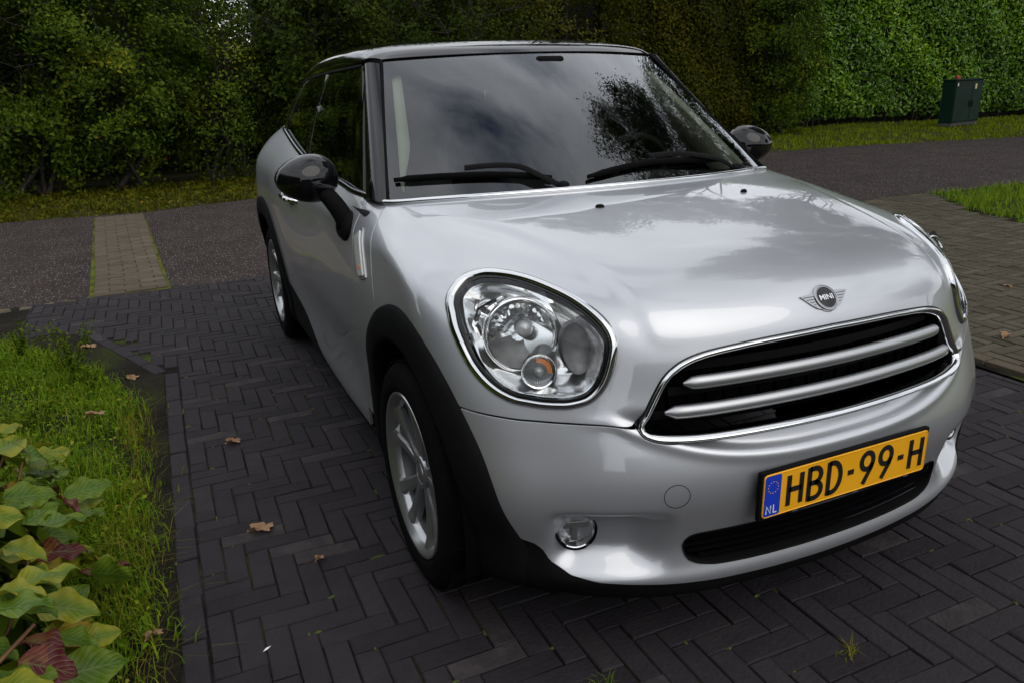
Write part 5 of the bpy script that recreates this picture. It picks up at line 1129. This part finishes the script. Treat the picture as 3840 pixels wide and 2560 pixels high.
for x, y, h, lb in ((9.6, 19.0, 13.0, 'tall tree close behind the beech hedge'), (14.6, 19.5, 12.4, 'tall tree close behind the left end of the laurel hedge'), (20.4, 18.2, 12.6, 'tall tree close behind the middle of the laurel hedge')):
    tree((x, y), h, (3.1, 2.6, 1.9), lb, MAT['leaf_dark'], 30000, .11, GR2, .16, (0, 0), h*.84, 190, .24)
tree((14.2, 5.6), 10.5, (2.9, 2.8, 2.4), 'leaning garden tree right of the lawn corner, mirrored in the bonnet', MAT['leaf_dark'], 40000, .09, GR2, .16, (-1.8, 2.2), 7.6, 260, .22)
tree((17.5, 4.2), 8.2, (2.9, 2.9, 2.6), 'round garden tree further right, mirrored in the bonnet', MAT['leaf_dark'], 12000, .17, GR2, .16)
tree((24, 8.5), 9.0, (3.4, 3.0, 2.8), 'broad tree at the far right end of the road', MAT['leaf_dark'], 10000, .2, GR2, .2)
tree((15, -4.5), 7.5, (2.6, 2.6, 2.4), 'garden tree behind the photographer on the right', MAT['leaf_dark'], 9000, .18, GR2, .15)
tree((-12.0, 1.5), 7.5, (2.5, 2.6, 2.5), 'garden tree left of the front lawn outside the frame', MAT['leaf_dark'], 9000, .18, GR2, .15)
hedge('unseen_hedge', [(-4.6, 4.9), (-4.7, 1.0), (-4.5, -3.0), (-4.2, -6.5)][::-1], 1.2, 3.6, 'tall dark green hedge added out of view left of the lawn to shade the car', MAT['leaf_dark'], 24000, .085, .5, 9)  # added outside the view; blocks sky to darken the car flank and ground
hedge('unseen_hedge', [(-6, -13.0), (3, -13.4), (10, -13.2), (19, -12.5)][::-1], 1.0, 2.4, 'clipped dark green hedge across the garden behind the photographer', MAT['leaf_dark'], 16000, .10, .5, 11)

# ------------------------------------------------------------------ grass (uncountable: one mass per lawn)
def blades(pts, h, w, bend=.5, rng=RNG, lean=None):
    n = len(pts); a = rng.uniform(0, 2*math.pi, n); dr = np.stack([np.cos(a), np.sin(a), np.zeros(n)], 1)
    if lean is not None: dr = unit(dr+np.array(lean))
    sd = np.stack([-dr[:, 1], dr[:, 0], np.zeros(n)], 1); hh = (h*rng.uniform(.45, 1.3, n))[:, None]; bb = rng.uniform(.25, 1.0, n)[:, None]*bend; ww = (w*rng.uniform(.6, 1.3, n))[:, None]
    up = np.array((0, 0, 1.)); P = np.asarray(pts, float)
    m = P+up*hh*.55+dr*hh*bb*.30; t = P+up*hh*(1-.35*bb)+dr*hh*bb*1.0
    V = np.stack([P-sd*ww*.5, P+sd*ww*.5, m-sd*ww*.4, m+sd*ww*.4, t], 1).reshape(-1, 3); i = np.arange(n)[:, None]*5
    return V, np.concatenate([i+[0, 1, 3], i+[0, 3, 2], i+[2, 3, 4]], 0).astype(np.int32), np.repeat(np.clip(rng.normal(.5, .22, n), 0, 1), 5)
MAT['grass'] = leaf_mat('grass_blade', [(0, (.050, .10, .014)), (.5, (.125, .235, .026)), (.82, (.23, .33, .045)), (1, (.38, .32, .11))], .5, .35, .3, .22, 2.5)
MAT['grass_dry'] = leaf_mat('verge_grass', [(0, (.030, .040, .008)), (.5, (.075, .090, .014)), (.8, (.13, .12, .022)), (1, (.18, .12, .04))], .6, .3, .25, .25, 3)
MAT['verge_green'] = leaf_mat('mown_verge', [(0, (.060, .095, .012)), (.5, (.15, .22, .022)), (.8, (.25, .30, .035)), (1, (.34, .28, .07))], .6, .3, .3, .25, 2)
MAT['straw'] = leaf_mat('straw_blade', [(0, (.10, .12, .03)), (.5, (.20, .19, .07)), (1, (.32, .27, .12))], .6, .3, .3, .2, 4)
def inpoly(n, poly, rng=RNG):
    poly = np.array(poly, float); out = []
    while sum(map(len, out)) < n:
        q = rng.uniform(poly.min(0), poly.max(0), (n*2, 2)); out.append(q[poly_sdf(q, poly) > 0])
    return np.vstack(out)[:n]
def tuft_pts(n, poly, z=-.016, k=14, s=.045):
    c = inpoly(max(1, n//k), poly); p = np.repeat(c, k, 0)+RNG.normal(0, s, (len(c)*k, 2)); return np.c_[p, np.full(len(p), z)]
def thin(P, f): return P[RNG.random(len(P)) < f(P)]
LAWN = [(-3.4, .2), (-1.66, .2), (-1.60, .8), (-1.63, 2.2), (-1.72, 2.75), (-1.80, 3.0), (-2.05, 3.55), (-2.5, 4.1), (-3.4, 4.3)]
patchy = lambda P: .35+.65*sstep(-.25, .35, np.sin(P[:, 0]*5.1+1.0)*np.sin(P[:, 1]*3.7)+.5*np.sin(P[:, 0]*11+P[:, 1]*8))
g = [blades(thin(tuft_pts(70000, LAWN, -.006), patchy), .055, .0044, 1.1), blades(tuft_pts(9000, LAWN, -.006, k=30, s=.03), .10, .0036, 1.0), leaf_cloud(np.c_[inpoly(9000, LAWN), RNG.uniform(.0, .045, 9000)], np.tile((0, 0, 1.), (9000, 1)), .022, .55)]
o = leaf_obj('lawn_grass', g, MAT['grass'], None); tag(o, 'green grass of the lawn left of the driveway', 'grass', kind='stuff')
g = [blades(tuft_pts(700, [(-1.80, .2), (-1.60, .2), (-1.58, 2.3), (-1.72, 2.6)], k=12, s=.035), .15, .0018, 1.3, lean=(.7, -.1, 0)), blades(tuft_pts(700, LAWN, k=6), .10, .0026, 1.2)]
o = leaf_obj('straw_grass', g, MAT['straw'], None); tag(o, 'dry straw-coloured blades leaning over the border bricks', 'grass', kind='stuff')
VL = [(-9, 9.75), (-3.2, 9.58), (-1.7, 9.40), (-.2, 9.85), (4, 10.15), (8.7, 10.25), (8.7, 13.2), (-9, 12.0)]
g = [blades(thin(tuft_pts(34000, VL, -.045, 12, .07), patchy), .10, .011, .9), leaf_cloud(np.c_[inpoly(9000, VL), RNG.uniform(-.03, .05, 9000)], np.tile((0, 0, 1.), (9000, 1)), .06, .6)]
o = leaf_obj('verge_grass', g, MAT['grass_dry'], None); tag(o, 'yellowish grass verge with leaf litter beyond the road', 'grass', kind='stuff')
VR = [(8.7, 10.25), (11, 10.05), (14.5, 9.25), (24, 7.6), (28, 13), (19, 14.2), (15.5, 15.2), (12, 14.3), (8.7, 13.2)]
g = [blades(thin(tuft_pts(30000, VR, -.045, 12, .08), lambda P: .55+.45*patchy(P)), .075, .016, .8)]
o = leaf_obj('verge_grass', g, MAT['verge_green'], None); tag(o, 'mown green verge in front of the laurel hedge', 'grass', kind='stuff')
LR = [(5.62, 3.25), (5.95, 3.95), (6.62, 4.98), (12, 4.75), (12, 2.0), (5.4, 2.5)]
g = [blades(tuft_pts(26000, LR, -.02, 14, .05), .10, .007, .9)]
o = leaf_obj('lawn_grass', g, MAT['grass'], None); tag(o, 'bright green grass corner right of the side driveway', 'grass', kind='stuff')
sheet('lawn_soil', LR, -.004, MAT['soil'])

# ------------------------------------------------------------------ weeds on the lawn
MAT['weed'] = leaf_mat('fleabane_leaf', [(0, (.05, .09, .015)), (.5, (.10, .16, .03)), (1, (.20, .24, .06))], .6, .3, .3)
def weed(c, h, label, n=260, spread=.07, tips=True, mat='weed', lf=.028):
    root = empty('weed', (c[0], c[1], -.02)); mb = MB(); P = []
    for k in range(7):
        top = np.array((RNG.normal(0, spread), RNG.normal(0, spread), h*RNG.uniform(.6, 1.0))); pts = limb(mb, (RNG.normal(0, .012), RNG.normal(0, .012), 0), top, .0032, .0014, 6, .03, 5)
        for q in np.linspace(.15, 1, n//7): P.append(np.array(pts[0])*(1-q)+np.array(top)*q+RNG.normal(0, .006+.012*q, 3))
    mb.build('stalks', MAT['weed'], root); P = np.array(P)
    leaf_obj('leaves', [leaf_cloud(P, np.tile((0, 0, 1.), (len(P), 1)), lf, .35, None, -.6)], MAT[mat], root)
    tag(root, label, 'weed', 'weeds on the front lawn'); return root
weed((-1.965, 3.18), .36, 'tall pale green flowering weed at the lawn corner by the driveway', 420, .06)
weed((-2.235, 3.62), .25, 'short upright weed left of the tall flowering weed', 200, .03)
weed((-2.06, 2.55), .16, 'yellow-tinged weed in the middle of the lawn', 240, .07)
weed((-1.88, 2.95), .17, 'low bushy weed beside the tall flowering weed', 200, .07)

# ------------------------------------------------------------------ broad-leaved bush in the near corner: every leaf a part
def big_leaf(mat, L_=.13, W_=.085, curl=.25, fold=.25, wave=.006, n=12, m=4):
    V = []; T = []; E = []
    for i in range(n+1):
        t = i/n; w = W_*.5*math.sin(math.pi*min(1, t**.72))**.8*(1 if t < .98 else .2)+.0008; w *= 1+.018*(-1)**i
        for j in range(-m, m+1):
            s = j/m; x = s*w; z = abs(s)*w*fold-curl*L_*(t-.3)**2+wave*math.sin(t*14+abs(s)*2)*abs(s); V.append((x, (t)*L_, z)); T.append(t); E.append(abs(s))
    F = [(i*(2*m+1)+j, i*(2*m+1)+j+1, (i+1)*(2*m+1)+j+1, (i+1)*(2*m+1)+j) for i in range(n) for j in range(2*m)]
    me = mesh('leaf', V, F, mat, True); attr(me, 'edge', E); attr(me, 'along', T); return me
def bush_leaf_mat(name, c_in, c_mid, c_edge, spots, amount):
    m = principled(name, c_mid, .38, 0, .22); t = m.node_tree; b = t.nodes['Principled BSDF']; L = t.links.new
    e = N(t, 'ShaderNodeAttribute', attribute_name='edge'); al = N(t, 'ShaderNodeAttribute', attribute_name='along'); geo = N(t, 'ShaderNodeNewGeometry')
    n = N(t, 'ShaderNodeTexNoise'); n.inputs['Scale'].default_value = 16; n.inputs['Detail'].default_value = 6; L(geo.outputs['Position'], n.inputs['Vector'])
    ad = N(t, 'ShaderNodeMath', operation='MULTIPLY_ADD'); ad.inputs[1].default_value = .55; L(e.outputs['Fac'], ad.inputs[0]); L(n.outputs['Fac'], ad.inputs[2])
    r = N(t, 'ShaderNodeValToRGB'); els = r.color_ramp.elements; els.new(.5); els.new(.8)
    for k, (p, c) in enumerate(((.3, c_in), (.62, c_mid), (.92, c_edge), (1.0, c_edge))): els[k].position = p; els[k].color = (*c, 1)
    L(ad.outputs[0], r.inputs[0])
    n2 = N(t, 'ShaderNodeTexNoise'); n2.inputs['Scale'].default_value = 23; n2.inputs['Detail'].default_value = 5; L(geo.outputs['Position'], n2.inputs['Vector'])
    m2 = N(t, 'ShaderNodeMath', operation='MULTIPLY_ADD'); m2.inputs[1].default_value = .28; L(al.outputs['Fac'], m2.inputs[0]); L(n2.outputs['Fac'], m2.inputs[2])
    r2 = N(t, 'ShaderNodeValToRGB'); r2.color_ramp.elements[0].position = amount; r2.color_ramp.elements[1].position = amount+.05; L(m2.outputs[0], r2.inputs[0])
    mx = N(t, 'ShaderNodeMixRGB'); mx.inputs[2].default_value = (*spots, 1); L(r2.outputs[0], mx.inputs[0]); L(r.outputs[0], mx.inputs[1])
    # pale midrib and side veins
    w = N(t, 'ShaderNodeTexWave'); w.inputs['Scale'].default_value = 1.0; cm = N(t, 'ShaderNodeCombineXYZ'); ms = N(t, 'ShaderNodeMath', operation='MULTIPLY_ADD'); ms.inputs[1].default_value = -.35; L(e.outputs['Fac'], ms.inputs[0]); L(al.outputs['Fac'], ms.inputs[2])
    mm = N(t, 'ShaderNodeMath', operation='MULTIPLY'); mm.inputs[1].default_value = 2.4; L(ms.outputs[0], mm.inputs[0]); L(mm.outputs[0], cm.inputs[0]); L(cm.outputs[0], w.inputs['Vector'])
    gt = N(t, 'ShaderNodeMath', operation='GREATER_THAN'); gt.inputs[1].default_value = .93; L(w.outputs['Fac'], gt.inputs[0])
    lt = N(t, 'ShaderNodeMath', operation='LESS_THAN'); lt.inputs[1].default_value = .045; L(e.outputs['Fac'], lt.inputs[0]); mxx = N(t, 'ShaderNodeMath', operation='MAXIMUM'); L(gt.outputs[0], mxx.inputs[0]); L(lt.outputs[0], mxx.inputs[1])
    sc = N(t, 'ShaderNodeMath', operation='MULTIPLY'); sc.inputs[1].default_value = .35; L(mxx.outputs[0], sc.inputs[0])
    v = N(t, 'ShaderNodeMixRGB'); v.inputs[2].default_value = (.22, .26, .08, 1); L(sc.outputs[0], v.inputs[0]); L(mx.outputs[0], v.inputs[1]); L(v.outputs[0], b.inputs['Base Color'])
    bp = N(t, 'ShaderNodeBump'); bp.inputs['Strength'].default_value = .35; bp.inputs['Distance'].default_value = .002; L(w.outputs['Fac'], bp.inputs['Height']); L(bp.outputs[0], b.inputs['Normal'])
    o = t.nodes['Material Output']; tr = N(t, 'ShaderNodeBsdfTranslucent'); mxs = N(t, 'ShaderNodeMixShader'); mxs.inputs[0].default_value = .25; L(v.outputs[0], tr.inputs[0]); L(b.outputs[0], mxs.inputs[1]); L(tr.outputs[0], mxs.inputs[2]); L(mxs.outputs[0], o.inputs[0])
    return m
BL = [bush_leaf_mat('bush_leaf_green', (.040, .095, .006), (.060, .125, .008), (.11, .17, .010), (.16, .05, .02), .92),
      bush_leaf_mat('bush_leaf_olive', (.065, .12, .006), (.11, .17, .009), (.24, .24, .014), (.22, .05, .02), .88),
      bush_leaf_mat('bush_leaf_yellow', (.16, .17, .015), (.34, .26, .015), (.40, .26, .02), (.22, .03, .02), .80),
      bush_leaf_mat('bush_leaf_rust', (.13, .07, .02), (.18, .08, .02), (.16, .03, .02), (.10, .015, .02), .55)]
LV = [[big_leaf(m_, .105, .072, .25, .22), big_leaf(m_, .095, .066, .45, .35), big_leaf(m_, .115, .074, .12, .15, .008)] for m_ in BL]
bush = empty('broad_leaved_bush', (-2.12, .42, 0)); tag(bush, 'bush with large yellow-green leaves and rusty edges in the near left corner', 'bush')
bc = np.array((.0, .14, .22)); brad = np.array((.43, 1.08, .60)); mb = MB()
for k in range(9):
    a = RNG.uniform(-1.4, 1.4); limb(mb, (RNG.normal(0, .05), RNG.normal(0, .1), -.02), bc+brad*np.array((math.cos(a)*.8, math.sin(a)*.8, RNG.uniform(.1, .45))), .006, .003, 6, .06, 6)
limb(mb, (-.1, -.5, .10), (.38, -.08, .42), .007, .004, 6, .03, 6)
mb.build('branches', noise_mix(principled('reddish_twig', (.12, .05, .02), .6), (.10, .04, .015), (.18, .09, .03), 20), bush)
cnt = 0
while cnt < 300:
    d = RNG.normal(0, 1, 3); d[1] -= .35; d = unit(d); d[2] = abs(d[2])*.9-.12; p = bc+d*brad*RNG.uniform(.72, 1.02)
    if d[0] < -.05 or p[2] < .12: continue
    kind = RNG.choice(4, p=[.40, .36, .16, .08]); o = bpy.data.objects.new('leaf', LV[kind][RNG.integers(3)])
    f = unit(np.array((d[0]*.7, d[1]*.6, .55+max(d[2], 0)))+RNG.normal(0, .28, 3)); tdir = unit(np.array((d[0], d[1], -.30))+RNG.normal(0, .40, 3)); x = unit(np.cross(tdir, f)); f2 = np.cross(x, tdir)
    M = Matrix(np.stack([x, tdir, f2], 1).tolist()).to_4x4(); s = RNG.uniform(.8, 1.25); o.matrix_local = Matrix.Translation(Vector(p))@M@Matrix.Scale(s, 4); link(o, bush); cnt += 1

n_ = 1500; d_ = unit(RNG.normal(0, 1, (n_, 3))); d_[:, 2] = np.abs(d_[:, 2]); P_ = bc+d_*brad*RNG.uniform(.25, .80, (n_, 1)); P_ = P_[P_[:, 2] > .02]
o = leaf_obj('inner_leaves', [leaf_cloud(P_, d_[:len(P_)]+np.array((0, 0, .6)), .095, .65, None, .3)], MAT['leaf_shrub'], bush); o['kind'] = 'stuff'

# ------------------------------------------------------------------ fallen leaves
MAT['dead_leaf'] = add_attr_ramp(principled('dead_oak_leaf'), [(0, (.13, .07, .035)), (.5, (.26, .15, .08)), (1, (.38, .25, .15))], .8, .3, 60, 40, .3, .3)
def oak_leaf(c, L_, rz, label, z=.004, group='fallen oak leaves'):
    n = 34; V = [(0, 0, .004)]
    for k in range(n):
        a = 2*math.pi*k/n; ln, wd_ = math.cos(a)*L_*.5, math.sin(a)*L_*.30*(1+.38*math.cos(a*1+.2)); lob = 1+.26*math.cos(8*a+.6)*abs(math.sin(a))**.5
        V.append((ln*lob, wd_*lob, .003+.010*abs(math.sin(a))+.006*math.cos(a*3)+random.uniform(0, .003)))
    me = mesh('fallen_leaf', V, [(0, 1+k, 1+(k+1) % n) for k in range(n)], MAT['dead_leaf'], False); attr(me, 'tone', RNG.uniform(.3, .8, len(V))); o = bpy.data.objects.new('fallen_leaf', me); o.location = (c[0], c[1], z); o.rotation_euler = (RNG.uniform(-.12, .12), RNG.uniform(-.12, .12), rz); link(o); tag(o, label, 'leaf', group)
oak_leaf((-1.289, 1.946), .062, .15, 'small tan fallen leaf on the bricks, farther of the two left of the front wheel')
oak_leaf((-1.270, 1.205), .085, -.25, 'long tan fallen leaf on the bricks left of the front wheel, nearer the camera')
oak_leaf((-1.128, .943), .030, .3, 'tiny brown leaf between the bricks beside the front tyre')
oak_leaf((2.507, 1.29), .075, .5, 'pale fallen leaf on the side driveway close to the bumper', .028)
oak_leaf((3.432, 1.903), .055, 1.2, 'small rusty fallen leaf farther out on the side driveway', .028)
oak_leaf((-1.928, 3.711), .09, .4, 'orange-brown leaf on the soil behind the tall weed', -.010)
oak_leaf((-1.688, 3.022), .08, -.4, 'brown leaf on the soil beside the corner of the border bricks', -.010)
oak_leaf((-1.813, 2.411), .085, .2, 'rusty brown leaf lying on the lawn', .055)
oak_leaf((-1.594, .767), .05, .6, 'tan leaf in the grass beside the border bricks', .02)
# small feather-like scrap and grass tufts in the joints
ft = MB(); ft.add([(-.013, 0, .002), (0, .004, .004), (.014, .001, .003), (0, -.003, .003)], [(0, 1, 2, 3)]); o = ft.build('feather', MAT['white'], None, False); o.location = (-1.328, .605, .002); o.rotation_euler = (0, 0, .5); tag(o, 'small white feather on the bricks near the left border', 'feather')
for (x, y, k, lb) in ((-.012, -.065, 26, 'pale grass tuft between the bricks in front of the number plate'), (-.62, .12, 14, 'tiny green moss tuft between the bricks below the fog light')):
    V, F, T = blades(np.c_[RNG.normal(x, .012, k), RNG.normal(y, .010, k), np.full(k, -.004)], .045, .0022, 1.3); o = leaf_obj('grass_tuft', [(V, F, T)], MAT['straw' if k > 20 else 'grass'], None); tag(o, lb, 'grass tuft')
# moss cushions in the wider joints
MAT['moss'] = noise_mix(principled('bright_moss', (.06, .10, .01), .95), (.045, .075, .008), (.10, .15, .015), 60, bump=1.0, bscale=300, bdist=.006)
def moss(P):
    mb = MB()
    for x, y, L_, W_, a in P:
        V = [(0, 0, .003)]; n = 9
        for k in range(n): t = 2*math.pi*k/n; q = random.uniform(.7, 1.2); V.append((math.cos(t)*L_*q, math.sin(t)*W_*q, -.004))
        c, s = math.cos(a), math.sin(a); mb.add([(x+p*c-q*s, y+p*s+q*c, z) for p, q, z in V], [(0, 1+k, 1+(k+1) % n) for k in range(n)])
    o = mb.build('joint_moss', MAT['moss'], drv); o['kind'] = 'stuff'
mp_ = []
for r in R1:
    if random.random() < .22:
        e = random.choice((-1, 1)); hor = r[2] > r[3]; L_ = random.uniform(.006, .018)*(1 if random.random() < .85 else 2.0); mp_.append((r[0]+(e*r[2]/2 if random.random() < .5 else random.uniform(-.4, .4)*r[2]), r[1]+random.choice((-1, 1))*r[3]/2, L_ if hor else .004, .004 if hor else L_, 0))
moss(mp_)

# ------------------------------------------------------------------ utility cabinet
MAT['cab_green'] = noise_mix(principled('dark_green_coating', (.004, .022, .013), .55, 0, .1), (.003, .018, .010), (.006, .026, .016), 3, bump=.1, bscale=60, bdist=.002)
MAT['concrete'] = noise_mix(principled('concrete_foot', (.06, .058, .052), .9), (.045, .043, .038), (.08, .078, .07), 6, bump=.4, bscale=40, bdist=.005)
cabn = empty('utility_cabinet', (16.13, 12.07, 0), math.atan2(.315, 1.425)); tag(cabn, 'dark green metal utility cabinet with twin doors in front of the laurel hedge', 'cabinet')
mb = MB(); mb.box((.73, .17, .03), (1.38, .28, .08)); mb.build('plinth', MAT['concrete'], cabn, False)
mb = MB(); mb.box((.73, .17, .56), (1.40, .30, .98), None, .012); mb.build('body', MAT['cab_green'], cabn, False)
mb = MB(); mb.box((.73, .17, 1.065), (1.46, .36, .035), None, .010); mb.build('lid', MAT['cab_green'], cabn, False)
for x0, x1 in ((.05, .885), (.895, 1.41)):
    mb = MB(); mb.box(((x0+x1)/2, .012, .56), (x1-x0, .02, .92), None, .006); d = mb.build('door', MAT['cab_green'], cabn, False)
    hx = .82 if x0 < .5 else .96; mb = MB(); mb.box((hx, -.004, .50), (.035, .02, .15), None, .006); mb.build('handle', MAT['plastic'], d, False)
MAT['sticker'] = principled('yellow_sticker', (.65, .62, .25), .5)
for x, z, m_ in ((.12, .96, 'white'), (1.05, .90, 'sticker')):
    mb = MB(); mb.box((x, -.001, z), (.05 if m_ == 'white' else .09, .004, .07 if m_ == 'white' else .12)); mb.build('sticker', MAT[m_], cabn, False)
mb = MB(); mb.lathe([(.05, 0), (.055, .03), (.03, .07), (.0005, .08)], 12, None, (0, 0, 0)); o = mb.build('litter_cap', principled('red_plastic', (.35, .02, .015), .4), None); o.location = (16.45, 12.28, 1.083); tag(o, 'small red object lying on top of the utility cabinet', 'litter')

# ------------------------------------------------------------------ house seen through the gap
MAT['roof_red'] = add_attr_ramp(principled('red_roof_tile'), [(0, (.20, .06, .03)), (.5, (.34, .11, .06)), (1, (.42, .17, .10))], .7, .3, 20, 3, .3)
MAT['house_wall'] = noise_mix(principled('house_brick', (.16, .09, .07), .9), (.12, .07, .055), (.20, .12, .09), 9, bump=.3, bscale=30, bdist=.01)
hs = empty('house', (5.4, 46, -.9)); tag(hs, 'brick house with red tiled roof glimpsed through the gap in the shrubs', 'house')
mb = MB(); mb.box((0, 2.5, 1.1), (7, 5, 2.2)); mb.build('wall', MAT['house_wall'], hs, False)
V = [(-3.9, -.4, 2.1), (3.9, -.4, 2.1), (3.9, 2.5, 4.4), (-3.9, 2.5, 4.4), (-3.9, 5.4, 2.1), (3.9, 5.4, 2.1)]; mb = MB(); mb.add(V, [(0, 1, 2, 3), (3, 2, 5, 4)]); rf_ = mb.build('roof', MAT['house_wall'], hs, False)
a = np.array(V[0]); ux = np.array((1, 0, 0)); uy = np.array((0, 2.9, 2.3)); uyl = np.linalg.norm(uy); uy = uy/uyl; un_ = np.cross(ux, uy)
tv, tf = [], []
for i in range(26):
    for j in range(13):
        b = len(tv); p = a+ux*(.3*i)+uy*(.28*j)+un_*.012
        for q in (p, p+ux*.29, p+ux*.29+uy*.31-un_*.02, p+uy*.31-un_*.02): tv.append(q+un_*.03)
        tf.append((b, b+1, b+2, b+3))
me = mesh('roof_tile_field', tv, tf, MAT['roof_red'], False); attr(me, 'tone', np.repeat(RNG.uniform(0, 1, len(tf)), 4)); o = link(bpy.data.objects.new('roof_tile_field', me), rf_); o['kind'] = 'stuff'
for x in (-2.2, .2, 2.2):
    mb = MB(); mb.box((x, -.03, 1.3), (1.1, .08, 1.1)); wn = mb.build('window', MAT['white'], hs, False); mb = MB(); mb.box((x, -.075, 1.3), (.95, .02, .95)); mb.build('pane', MAT['black_gloss'], wn, False)
